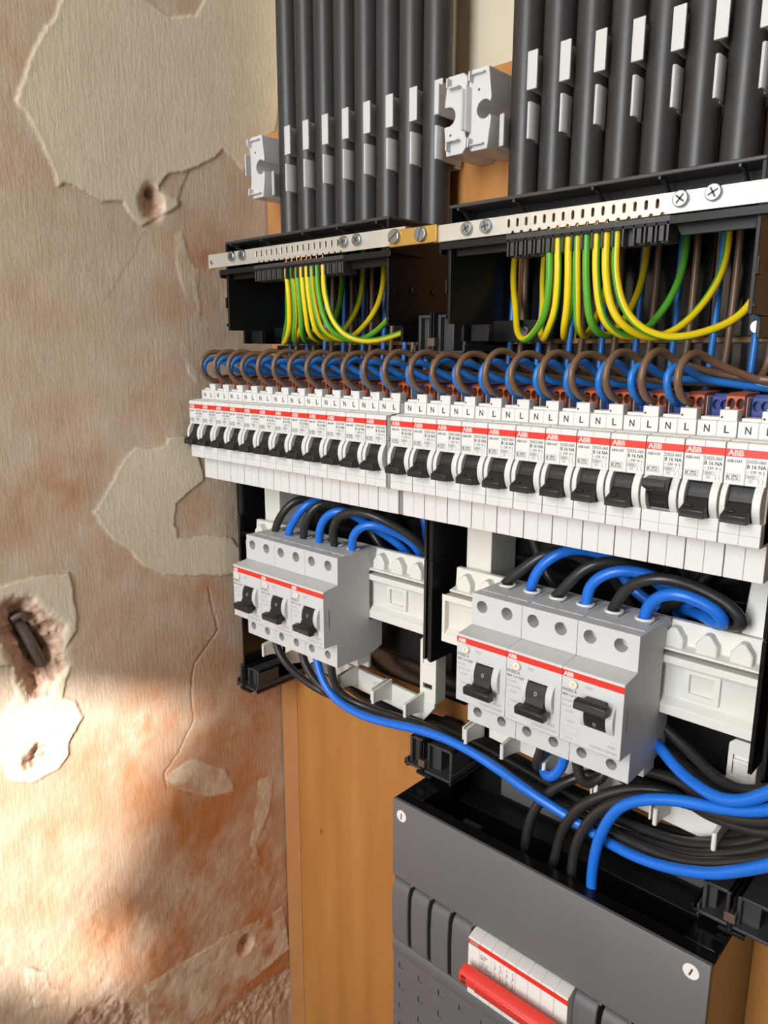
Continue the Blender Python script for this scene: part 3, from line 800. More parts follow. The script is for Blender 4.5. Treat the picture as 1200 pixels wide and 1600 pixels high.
# ------------------------------------------------------------------ residual current devices
def rcd():
    t = thing('residual_current_device', 'x', 'rcd switch', (0, 0, 0), 'residual current devices')
    b = MB(); w = 34.8; x0 = 0.1
    core = [(-3.6, -123.2), (10.4, -121.4), (20, -121.4), (20, -101.4), (50, -101.4), (50, -104), (57, -108), (57, -116), (43, -118.5), (43, -156), (57, -158), (57, -180), (44, -184), (15, -184.2), (15, -166), (-3.4, -165.6), (-4, -165), (-4, -152), (1, -152), (1, -137.6), (-4, -137.6), (-4, -123.8)]
    b.prism(core, 'x', x0, x0+w)
    for zc, za, zb, r in ((-108.9, -121.3, -101.4, 3.75), (-178.4, -184.2, -166.2, 3.1)):
        b.plate([(x0, za), (x0+w, za), (x0+w, zb), (x0, zb)], [circle(7.4, zc if zc > -150 else -176.6, r, 22), circle(24.9, zc if zc > -150 else -176.6, r, 22)], 'y', 10.2 if zc > -150 else 8.8, 20.1 if zc > -150 else 15.1)
    # nose around the toggle window
    b.box(x0, 14.6, -4, 2, -152.1, -137.5); b.box(27.2, x0+w, -4, 2, -152.1, -137.5)
    arc = seg_profile(-144.6, 5.5, 12.6, -0.70, 0.70); arc = [(2, arc[0][1])]+arc+[(2, arc[-1][1])]
    b.prism(arc, 'x', 12.3, 14.8); b.prism(arc, 'x', 27.0, 31.0)
    b.box(1.2, w-1, 18, 42, -101.4, -101.0)
    obj('body', b, 'rcd', t, bevel=0.35)
    s = MB().box(x0, x0+w, -4.06, -3.6, -128.2, -124.6)
    so = obj('red_stripe', s, 'red', t)
    obj('logo', MB().text('ABB', 0.9, -127.7, 2.4, -4.12, 5.6).text('ABB', 1.1, -127.7, 2.4, -4.12, 5.6), 'inkw', so, smooth=False, flat_ok=True)
    bt = MB().cyl((7.2, -3.9, -131.4), (7.2, -5.6, -131.4), 2.6, 2.3, 24)
    bo = obj('test_button', bt, 'button', t, bevel=0.4)
    obj('button_letter', MB().text('T', 6.5, -132.4, 2.0, -5.66, 1.4), 'inkl', bo, smooth=False, flat_ok=True)
    y = -4.05
    p = MB().text('FH202 A', 0.8, -136.3, 1.7, y, 8.2).text('40A', 0.8, -138.9, 1.4, y, 3.2).text('I n= 0,03A', 4.8, -138.9, 1.4, y, 7.6)
    obj('printed_marking', p, 'ink', t, smooth=False, flat_ok=True)
    p = MB().text('TEST', 13.4, -131.8, 1.5, y, 4.6).text('Un=230V~', 0.8, -142, 1.2, y, 6.6).text('Im=I m= 700A', 0.8, -145, 1.2, y, 9.6).text('10 000', 3.2, -148, 1.2, y, 4.4)
    p.text('T16/25A', 3.0, -153.6, 1.1, y, 5.6).frame(2.0, 11.2, -160.2, -156.0, y).text('1 N', 3.6, -163.4, 1.2, y).text('D', 7.0, -163.4, 1.2, y)
    p.text('0200', 27.6, -160.0, 1.2, y, 4.6).text('2CSF202112R1400', 17.8, -163.2, 1.4, y, 15.4)
    obj('fine_print', p, 'inkl', t, smooth=False, flat_ok=True)
    pr = [(1, -138.0), (-4.2, -138.0), (-5.8, -140.4), (-6.6, -144), (-7, -147), (-8.4, -149.2), (-13.0, -150.4), (-13.8, -151.2), (-13.2, -154.6), (-12.4, -155.2), (-4.6, -155.4), (-4.05, -152), (1, -152)]
    tg = MB().prism(pr, 'x', 15.1, 26.7)
    tg.prism([(-12.9, -150.2), (-13.9, -151.2), (-13.3, -154.7), (-12.4, -155.3), (-8.2, -155.4), (-8.2, -150.0)], 'x', 12.0, 29.8)
    to = obj('toggle', tg, 'toggle', t, bevel=0.3)
    mk = MB().text('0', 19.9, -144.2, 2.4, 0, 1.9); mk.v = [(x, -6.1-(-142.4-z)*0.28-0.45, z) for x, yy, z in mk.v]
    obj('toggle_marking', mk, 'inkl', to, smooth=False, flat_ok=True)
    for xx in (7.4, 24.9):
        sc = MB().cyl((xx, 14.8, -176.6), (xx, 13.6, -176.6), 2.7, n=18).box(xx-2.4, xx+2.4, 13.2, 13.7, -176.9, -176.3)
        obj('terminal_screw', sc, 'zincdark', t)
        sc = MB().cyl((xx+1.6, 20, -109.2), (xx+1.6, 18.4, -109.2), 2.3, n=18)
        obj('terminal_screw', sc, 'zincdark', t)
    for xx in (8.3, 25.9):
        cb = MB().ring((xx, 36, -101.5), (0, 0, 1), 3.6, 5.3, 1.5, 24)
        co = obj('wire_collar', cb, 'screwcap', t, bevel=0.3)
        obj('wire_entry', MB().cyl((xx, 36, -101.2), (xx, 36, -100.9), 3.4, n=20), 'ink', co)
        g = MB().box(xx+5.4, xx+6.4, 28, 42, -101.0, -100.7) if xx < 20 else MB().box(xx+5.6, xx+6.2, 28, 42, -101.0, -100.7)
        obj('slot', g, 'filler', t)
    ar = MB().add([(15.0, 17, -100.95), (19.5, 15.2, -100.95), (19.5, 18.8, -100.95)], [(0, 1, 2)])
    obj('arrow_mark', ar, 'screwcap', t, smooth=False, flat_ok=True)
    ft = MB().box(x0+0.4, w-0.3, 30, 44, -190, -184.1)
    obj('clip_foot', ft, 'cream', t, bevel=0.4)
    return t
rc0 = rcd()
RX = [54.6, 277.0]
place = {0: ['left', 'middle', 'right'], 1: ['left', 'middle', 'right']}
first = True
for s in (0, 1):
    for k in range(3):
        where = 'small far trio' if s == 0 else 'large near trio'
        lab = f'{place[s][k]} light grey residual current device of the {where}, toggle down'
        if s == 1 and k == 2:
            lab = 'right light grey residual current device of near trio, toggle up'
        sh = (RX[s]+35*k, 0.8 if s == 0 else 0.0, -0.8 if s == 0 else 0.6)
        if first:
            t = rc0; t.location = rc0.location + Vector(sh)*S; t['label'] = lab; first = False; sh0 = sh
        else:
            t = dup(rc0, tuple(a-b for a, b in zip(sh, sh0)), lab)
        if s == 1 and k == 2:
            for ch in t.children:
                if ch.name.split('.')[0] == 'toggle':
                    me = ch.data.copy(); ch.data = me
                    for v in me.vertices:
                        v.co.z = -(v.co.z+0.1452)-0.1452
                    me.flip_normals()
                    for g in ch.children:
                        g.data = g.data.copy()
                        for v in g.data.vertices:
                            v.co.z -= 0.0058; v.co.y += 0.0002
                            v.co.y = (-6.1-(v.co.z*1000+147.6)*0.28-0.5)*0.001

# ------------------------------------------------------------------ column enclosures, rails and brackets
for s in (0, 1, 2):
    a, b = ((1.5, 215.5), (218.5, 432.5), (436.5, 650.5))[s]
    t = thing('column_enclosure', ['tall black open enclosure behind the far residual current devices', 'tall black open enclosure behind the near residual current devices', 'black enclosure edge at the right border beside the near rail'][s], 'enclosure', (a, 95, -250), 'black column enclosures')
    bp = MB().box(a, b, 92, 95.8, -226 if s == 0 else -246, 46)
    bp.box(a+2, b-2, 88, 92.2, -100, -96.5).box(a+2, b-2, 84, 92.2, 12, 15).box(a+30, a+34, 86, 92.2, -96, -40).box(a+120, a+124, 86, 92.2, -160, -40)
    obj('back_plate', bp, 'gloss', t, bevel=0.4)
    wl = MB().box(a, a+2.2, 42, 92, -98.4, 0); wl.box(a, a+2.2, 42, 92, -173 if s else -244, -99.2).box(a+0.3, a+1.9, 42.8, 92, -100, -97)
    obj('side_wall', wl, 'gloss' if s == 0 else 'black', t, bevel=0.25)
    wr = MB().box(b-2.2, b, 42, 92, -98.4, 0).box(b-2.2, b, 42, 92, -172, -99.2).box(b-1.9, b-0.3, 42.8, 92, -100, -97)
    obj('side_wall', wr, 'gloss', t, bevel=0.25)
    pn = MB().box(a+8, b-6, 84, 92.2, -200, -160)
    obj('inner_panel', pn, 'black', t, bevel=2.0)
o = obj('joining_fin', MB().box(216.0, 218.0, 43.5, 92, -173, 0), 'black', base=(217, 92, -173), bevel=0.2)
tag(o, 'thin black fin sandwiched between the two column enclosures', 'fin')

def house(cx, zb):
    return [(cx-5.6, zb), (cx+5.6, zb), (cx+5.6, zb+6.0), (cx+1.5, zb+11.4), (cx-1.5, zb+11.4), (cx-5.6, zb+6.0)]
for s in (0, 1):
    a, b = (9.5, 212.2) if s == 0 else (228.0, 430.5)
    t = thing('mounting_rail', f'ivory plastic mounting rail carrying the {"far" if s == 0 else "near"} residual current devices', 'rail', (a, 60, -155), 'ivory mounting rails')
    r = MB()
    r.prism([(58, -119), (58, -121), (44, -121), (44, -125.2), (46.5, -125.6), (49, -129), (49, -146), (44, -149.5), (44, -155), (47, -156), (58, -152), (62, -140)], 'x', a, b)
    r.box(a, a+2.4, 44.2, 56, -152, -121)
    obj('rail_profile', r, 'cream', t, bevel=0.5)
    cs = MB().prism([(52, -102.5), (56, -102.5), (56, -118), (44, -118), (44, -116.6), (51, -115.4)], 'x', a+(6 if s == 0 else 6), b)
    obj('comb_strip', cs, 'cream', t, bevel=0.5)
    for k in range(12):
        cx = b-10-k*17.6
        if cx-7 > a+6:
            obj('wire_guide', MB().prism(house(cx, -116.4), 'y', 45.5, 53), 'cream', t, bevel=0.9)
    for cx in (b-24, a+70):
        obj('raised_pad', MB().plate([(cx-14, -143.5), (cx+5, -143.5), (cx+5, -127.5), (cx-14, -127.5)], [[(cx-11, -140.5), (cx+2, -140.5), (cx+2, -129.5), (cx-11, -129.5)]], 'y', 46.8, 49.1), 'cream', t, bevel=0.3)

for s in (0, 1):
    a = 0 if s == 0 else 217.5
    t = thing('wiring_bracket', f'ivory plastic wiring bracket with fins below the {"far" if s == 0 else "near"} trio', 'bracket', (a+20, 64, -228), 'ivory wiring brackets')
    ps = MB().box(a+20, a+40, 58, 88, -112, -60).box(a+24, a+36, 56.5, 58.2, -118, -106)
    obj('upper_post', ps, 'cream', t, bevel=0.6)
    px = a+198.5
    outer = [(px, -213), (px+15, -213), (px+15, -168), (px+11, -163), (px+3, -163), (px, -166)]
    pp = MB().plate(outer, [[(px+3, -203), (px+11.5, -203), (px+11.5, -199), (px+3, -199)], [(px+2.6, -184), (px+11.6, -184), (px+11.6, -172), (px+2.6, -172)]], 'y', 57, 59.4)
    pp.box(px+12.8, px+15, 59, 69, -213, -168).box(px, px+2, 59, 70, -213, -170)
    pp.prism([(57.5, -184), (57.5, -172), (62, -172), (62, -184)], 'x', px+3, px+11.4)
    pp.box(px+3.2, px+11, 55.8, 57.6, -176, -173.8)
    obj('end_post', pp, 'cream', t, bevel=0.4)
    arm = MB().prism([(a+44, -204), (a+206, -212), (a+213, -212), (a+213, -216), (a+203, -229), (a+190, -229), (a+44, -221)], 'y', 56.5, 60)
    obj('arm', arm, 'cream', t, bevel=0.5)
    for k, fx in enumerate((38, 67, 98, 133, 169, 201)):
        x = a+fx
        f = MB().prism([(36, -208.5), (57, -206), (57, -222), (43, -219), (36, -218.5)], 'x', x, x+2.2)
        f.cyl((x+1.1, 36.2, -219), (x+1.1, 36.2, -208.5), 1.35, n=12)
        if k in (0, 3, 4):
            f.prism([(38, -209), (57, -206.5), (57, -221), (38, -218.5)], 'x', x-3.4, x-2.2)
        obj('fin', f, 'cream', t, bevel=0.3)
    mk = MB()
    for c0 in (165.0, 169.0):
        pass
    if s == 0:
        mk.text('CE', 152, -217, 3.6, 56.4, 6.5)
        obj('ce_mark', mk, 'inkl', t, smooth=False, flat_ok=True)
    # tall plate behind, hanging under the devices
    if s == 0:
        obj('hanging_plate', MB().box(a+120, a+143, 60, 63, -206, -160), 'cream', t, bevel=0.4)
    if s == 1:
        obj('right_post', MB().prism([(52, -112), (88, -112), (88, -60), (70, -60), (62, -80), (56, -100)], 'x', a+199, a+213), 'cream', t, bevel=0.8)

# ------------------------------------------------------------------ lower distribution box
B0, B1, BT, BB = 211.3, 431.3, -269.0, -560.0
t = thing('distribution_box', 'dark grey distribution box with red-handled switch, open at the top', 'distribution box', (321, 95, BB))
lbox = t
ff = 13.2
cv = MB()
cv.prism([(ff+0.6, BT), (ff, BT-0.8), (ff, -330.6), (ff+1.2, -331.4), (ff+3, -331.4), (ff+3, BT)], 'x', B0, B1)
obj('upper_cover', cv, 'cover', t, bevel=0.35)
lo = MB()
holes = []
for r in range(9):
    for c in range(12):
        if (r+c) % 2 == 0 or True:
            pass
xs = [B0+7.8+18.4*c for c in range(12)]
for c, xx in enumerate(xs):
    for r in range(8):
        zz = -405.9-17.9*r - (0 if c % 2 == 0 else 0)
        if (c + 0) % 2 == 1:
            zz += 0.0
        holes.append([(xx-2.2, zz-2.6), (xx+2.2, zz-2.6), (xx+2.2, zz+2.6), (xx-2.2, zz+2.6)])
lo.prism([(ff+1.0, -384.8), (ff, -386.2), (ff, -393), (ff+1.2, -397), (ff+3.5, -397), (ff+3.5, -384.8)], 'x', B0, B1)
lo.plate([(B0, BB), (B1, BB), (B1, -396.9), (B0, -396.9)], holes, 'y', ff+1.2, ff+3.5)
obj('lower_cover', lo, 'cover', t, bevel=0.3)
kn = None
for h in holes:
    if kn is None:
        kn = obj('knockout', MB().box(h[0][0]+0.45, h[1][0]-0.45, ff+1.9, ff+3.0, h[0][1]+0.45, h[2][1]-0.45), 'cover', t); h0 = h
    else:
        c = kn.copy(); COL.objects.link(c); c.parent = t
        c.location = ((h[0][0]-h0[0][0])*S, 0, (h[0][1]-h0[0][1])*S)
obj('side_wall', MB().box(B0, B0+2.4, ff+2.9, 95, BB, BT-0.3), 'gloss', t, bevel=0.4)
obj('side_wall', MB().box(B1-2.4, B1, ff+2.9, 95, BB, BT-0.3), 'gloss', t, bevel=0.4)
obj('rear_wall', MB().box(B0+2.4, B1-2.4, 92, 95.5, BB, -262), 'black', t, bevel=0.5)
obj('gloss_sheen_strip', MB().box(B0+40, B1-16, 90.4, 92.1, -286, -264), 'cover', t, bevel=0.5)  # grey strip painted in as a gloss reflection on the rear wall
rim = MB().box(B0, B1, ff+3, ff+12, BT-3, BT-0.4).box(B0, B0+18, ff+12, 60, BT-3, BT-0.4).box(B1-18, B1, ff+12, 60, BT-3, BT-0.4)
rim.box(B0+16.2, B0+18, ff+12, 60, BT-24, BT-2).box(B1-18, B1-16.2, ff+12, 60, BT-24, BT-2).box(B0+18, B1-18, ff+10.6, ff+12, BT-14, BT-2)
obj('rim', rim, 'gloss', t, bevel=0.4)
ldg = MB().box(B0+2.4, B1-2.4, 70, 92, -292, -289.5).box(B0+2.4, B1-2.4, 56, 72, -312, -309.5).box(B0+2.4, B1-2.4, 40, 60, -338, -335)
obj('inner_ledge', ldg, 'black', t, bevel=0.5)
obj('inner_block', MB().box(B0+46, B0+60, 24, 38, -288, -276), 'greyblack', t, bevel=0.8)
obj('window_back', MB().box(B0+2.4, B1-2.4, ff+10, ff+12, -390, -325), 'black', t)
for xx, zz, a in ((219.8, -279.7, 1.5), (421.8, -277.7, 1.25)):
    sc = MB().cyl((xx, ff, zz), (xx, ff-0.8, zz), 4.5, 4.3, 26)
    so = obj('cover_screw', sc, 'screwcap', t, bevel=0.25)
    c, s_ = math.cos(a), math.sin(a)
    q = [(xx+c*2.3-s_*.5, zz+s_*2.3+c*.5), (xx-c*2.3-s_*.5, zz-s_*2.3+c*.5), (xx-c*2.3+s_*.5, zz-s_*2.3-c*.5), (xx+c*2.3+s_*.5, zz+s_*2.3-c*.5)]
    obj('screw_slot', MB().prism(q, 'y', ff-0.86, ff-0.5), 'ink2', so)
blank = None
for k in list(range(4))+list(range(8, 12)):
    xa = 212.3+18.15*k
    bl = MB().prism([(ff+9, -333.6), (ff+3, -333.6), (ff+0.2, -335.4), (ff-1.6, -340), (ff-2.2, -356), (ff-1.6, -378), (ff-0.4, -383.2), (ff+9, -383.6)], 'x', xa, xa+15.0)
    bl.box(xa+14.6, xa+16.8, ff+1.4, ff+4, -334.4, -332.2)
    if blank is None:
        blank = obj('blank_cover', bl, 'cover', t, bevel=0.7); b0x = xa
    else:
        c = blank.copy(); COL.objects.link(c); c.parent = t; c.location = ((xa-b0x)*S, 0, 0)

# main switch
sw = thing('main_switch', 'white four-pole main switch with a red handle bar', 'switch', (284.9, 13, -377))
by = 5.6
for k in range(4):
    xa = 285.0+18.1*k
    b = MB()
    pr = [(ff+8, -331.8), (ff-0.5, -331.8), (by+0.4, -334.0), (by, -334.6), (by, -353.5), (by-1.2, -356), (by-4.2, -359.5), (by-5.2, -363), (by-4.4, -367), (by-1.4, -370.5), (by, -372), (by, -377.0), (ff+8, -377.5)]
    b.prism(pr, 'x', xa, xa+8.95); b.prism(pr, 'x', xa+9.05, xa+18.0)
    obj('pole', b, 'white', sw, bevel=0.3)
    obj('lever_window', MB().prism([(by-1.9, -355.6), (by-4.9, -359.4), (by-5.7, -362.6), (by-4, -362)], 'x', xa+4, xa+14), mat('dark_red_recess', (110, 26, 24), 0.5) if k == 0 else bpy.data.materials['dark_red_recess'], sw)
st = obj('red_stripe', MB().box(285, 357.4, by-0.06, by+0.3, -338.8, -335.2), 'red', sw)
obj('logo', MB().text('ABB', 286.2, -338.2, 2.4, by-0.12, 6.6).text('ABB', 286.4, -338.2, 2.4, by-0.12, 6.6), 'inkw', st, smooth=False, flat_ok=True)
p = MB(); y = by-0.05
for tx, xx, zz, h, w in (('E 204', 295, -343.4, 1.5, 5), ('80A', 295, -345.4, 1.5, 3.8), ('415V AC', 295, -348.4, 1.3, 6.4), ('AC-22A', 295, -350.2, 1.3, 5.6), ('IEC 60947-3', 295, -352, 1.3, 8)):
    p.text(tx, xx, zz, h, y, w)
for k, xx in enumerate((306, 310.2, 315, 319.4)):
    p.text(str(2*k+1), xx-0.6, -342.4, 1.4, y); p.text(str(2*k+2), xx-0.8, -353, 1.3, y)
    p.add([(xx, y, -345), (xx+0.25, y, -345), (xx+0.25, y, -342.6), (xx, y, -342.6)], [(0, 1, 2, 3)])
    p.frame(xx-0.5, xx+0.75, -346.2, -345, y, 0.25)
    p.add([(xx+0.1, y, -349.6), (xx+0.4, y, -349.6), (xx-1.0, y, -346.6), (xx-1.3, y, -346.6)], [(0, 1, 2, 3)])
    p.add([(xx, y, -352), (xx+0.25, y, -352), (xx+0.25, y, -349.4), (xx, y, -349.4)], [(0, 1, 2, 3)])
obj('printed_marking', p, 'ink', sw, smooth=False, flat_ok=True)
hb = MB().prism([(-1.0, -347.6), (-6.6, -349.0), (-8.2, -351), (-8.0, -356.4), (-6.8, -358.2), (-1.6, -358.6), (2, -360), (2, -352)], 'x', 287.5, 357.5)
hb.prism([(-7.4, -350.6), (-8.9, -351.4), (-8.7, -356.8), (-7.4, -357.6)], 'x', 300, 343)
ho = obj('handle_bar', hb, 'redh', sw, bevel=0.6)
gv = MB()
for k in range(5):
    gv.box(301, 342, -8.98, -8.6, -352.3-k*1.0, -352.18-k*1.0)
for xx in (289.6, 352):
    gv.box(xx, xx+3.4, -8.35, -7.8, -353, -351).box(xx, xx+3.4, -8.3, -7.6, -356.4, -354.2)
obj('grip_groove', gv, bpy.data.materials['dark_red_recess'], ho)

# ------------------------------------------------------------------ black module connectors
def connector(name, lab, x0, x1, yf, zt, zb, keys=True):
    t = thing(name, lab, 'connector', ((x0+x1)/2, 95, zb), 'black module connectors')
    w = x1-x0; xm = x0+w*0.42
    b = MB()
    for (a, c) in ((x0+w*0.10, xm-1.6), (xm+1.6, x1-w*0.06)):
        d = (c-a)
        b.box(a, c, yf+4, 95, zt-2, zt).box(a, a+2.2, yf+3, 95, zb+5, zt).box(c-2.2, c, yf+3, 95, zb+5, zt)
        b.box(a, c, yf+26, 95, zb+5, zt-1).box(a+2, a+d*0.45, yf+7, yf+26.2, zb+5, zt-1)
        b.box(a-1.5, c+1.5, yf, 95, zb+3.4, zb+5.4).box(a-1.5, a, yf, 95, zb+1.6, zb+9).box(c, c+1.5, yf, 95, zb+1.6, zb+9)
    obj('socket', b, 'greyblack', t, bevel=0.4)
    g = MB().box(xm-1.5, xm-0.7, yf-1, 95, zb+1, zt+1.4).box(xm+0.7, xm+1.5, yf-1, 95, zb+1, zt+1.4)
    g.box(x0, x0+w*0.12, yf+2, 95, zb+1.6, zb+3.4).box(x0, x0+1.4, yf+2, 95, zb+1.6, zb+6).box(xm-6, xm+8, yf-0.5, 95, zb, zb+2.4)
    obj('guide_rib', g, 'black', t, bevel=0.3)
    if keys:
        obj('key', MB().box(xm-3.2, xm+2.8, yf-2, yf+6, zb+8, zb+13.4), 'bronze', t, bevel=0.4)
    return t
connector('module_connector', 'black socket connector on the left rim of the lower box', 190, 237, 48, -242, -268.2)
connector('module_connector', 'black socket connector on the right rim of the lower box', 409, 460, 42, -246, -268.2)
connector('module_connector', 'black connector stub at bottom left beside the plaster wall', -6, 26, 38, -240, -262, False)
connector('module_connector', 'black connector bridging the gap between the two terminal boxes', 200.5, 246, 40, 64, 36)

# ------------------------------------------------------------------ wires
def wire(name, pts, r, mats, lab, cat='wire', group=None, n=10, step=3.0, split=None, tw=0.0):
    mb = MB().tube(pts, r, n, 0, step, split, tw)
    o = obj(name, mb, mats, base=tuple(pts[0]))
    return tag(o, lab, cat, group)

def L_half(off):
    return lambda k, n: ((k+off) % n) < n*0.34

# earth wires from the combs up into the conduits
EC = [[101.3, 107.2, 112.5, 117.4, 122.7, 127.0, 132.8, 139.2], [313.0, 317.9, 323.9, 328.7, 334.0, 339.5, 344.7, 350.0]]
for s in (0, 1):
    for i in range(8):
        cx = EC[s][i]; tx = CX[s][i]
        # outermost wires hang lowest and swing furthest
        mid = (cx+tx)/2; span = abs(tx-cx)
        zb = 49.5-0.035*span-(1.0 if i == 7 else 0)
        sg = 1 if tx > cx else -1
        yb = 34+1.2*i
        pts = [(cx, 20.5, 103), (cx, 20.8, 92), (cx, 22, 80), (cx+sg*min(3, span*0.06), 25, 64),
               (cx+sg*min(10, span*0.2), 29, 54), (cx+(tx-cx)*0.42, 38+i*0.6, zb), (cx+(tx-cx)*0.68, 52, zb+5), (cx+(tx-cx)*0.88, 66, zb+20),
               (tx, 72.5, 86), (tx, 74.5, 112), (tx, 75, 135)]
        if i == 7:
            pts = [(cx, 20.5, 103), (cx, 20.8, 92), (cx, 22, 80), (cx+4, 24, 64), (cx+12, 28, 53), (cx+24, 36, 48), (cx+38, 48, 51), (cx+50, 60, 60), (tx, 70, 80), (tx, 74.5, 110), (tx, 75, 135)]
        wire('earth_wire', pts, 2.0, ['yellow', 'green'], f'green and yellow earth wire, {ORD[i]} from left under the {SIDE[s]} bar', 'wire', 'green and yellow earth wires', 12, 2.5, L_half((3*i+5*s) % 12), 0.004*(i-3))
        tip = MB().cyl((cx, 20.6, 102.5), (cx, 20.6, 105.6), 0.75, n=10)
        o = obj('copper_end', tip, 'copper', base=(cx, 20.6, 102.5)); o.parent = bpy.data.objects[COL.objects[-2].name]; o.location = (0, 0, 0)
        o.location = W((cx, 20.6, 102.5)) - o.parent.location

# brown and blue phase / neutral wires
rnd = random.Random(5)
for s in (0, 1):
    for k in range(12 if s == 0 else 10):
        bx = BLK[s]+18*k
        for nm in ('brown', 'blue'):
            j = rnd.uniform(-1, 1)
            if nm == 'brown':
                x = bx+11.6; tz = 17.4
                pts = [(x, 27, tz), (x, 20.5, tz-0.3), (x-0.8, 12.5, 18.5), (x-1.6+j*0.5, 6.5, 25), (x-1.6+j, 6.2, 32.5+j), (x-0.6+j, 11.5, 39+j), (x+2+j, 21, 40.5+j), (x+6, 31, 35.5)]
                lane = 0
            else:
                x = bx+2.8; tz = 16.2
                pts = [(x, 33, tz), (x, 27.5, tz), (x, 19.5, 18), (x-0.6+j*0.5, 14, 24), (x-0.4+j, 13.8, 30.5), (x+0.8+j, 18.5, 35+j), (x+3.5+j, 26, 34.5+j), (x+8, 35, 28)]
                lane = 1
            lay = (k % 4)
            if k < 8:
                cx = CX[s][k]+(4.0 if nm == 'brown' else -4.0)
                yy = 46+4*lay+(2 if lane else 0); zz = 27-1.6*lay+2*(1-lane)
                dx = cx-bx
                pts += ([(bx+23, 42, 28.5), (bx+32, 54, 25.5), (max(bx+38, cx-6), 66, 25.5)] if lane == 0 else [(bx+16.5, 44, 23), (bx+24, 55, 21.6), (bx+30, 63, 14), (max(bx+34, cx-5), 70, 9)])
                pts += [(cx-1, 75.5, 32 if lane == 0 else 19), (cx-0.3, 79, 55), (cx, 80, 95), (cx, 80, 135)]
            elif s == 0:
                pts += ([(bx+23, 42, 28.5), (bx+32, 54, 25.5), (bx+38, 66, 22), (bx+44, 76, 18), (bx+48, 82.5, 17)] if lane == 0 else [(bx+16.5, 44, 23), (bx+24, 55, 21.6), (bx+30, 63, 14), (bx+34, 72, 8), (bx+38, 82, 6)])
            else:
                yy = 44+4*(k % 2)+3*lane; zz = 27-4*(k-8)*0.8+(3 if nm == 'brown' else 0)
                end = 235 if s == 0 else 470
                pts += [(bx+36, yy, zz), (bx+60, yy+3, zz-2.5), (bx+90, yy+6, zz-3), (max(end, bx+110), yy+8, zz-2), (max(end, bx+110)+40, yy+22, zz-4)]
            wire(nm+'_wire', pts, 1.9, nm, f'{nm} wire looping into the {ORD[k]} breaker of the {SIDE[s]} block', 'wire', nm+' wires above the breakers', 10, 3.0)

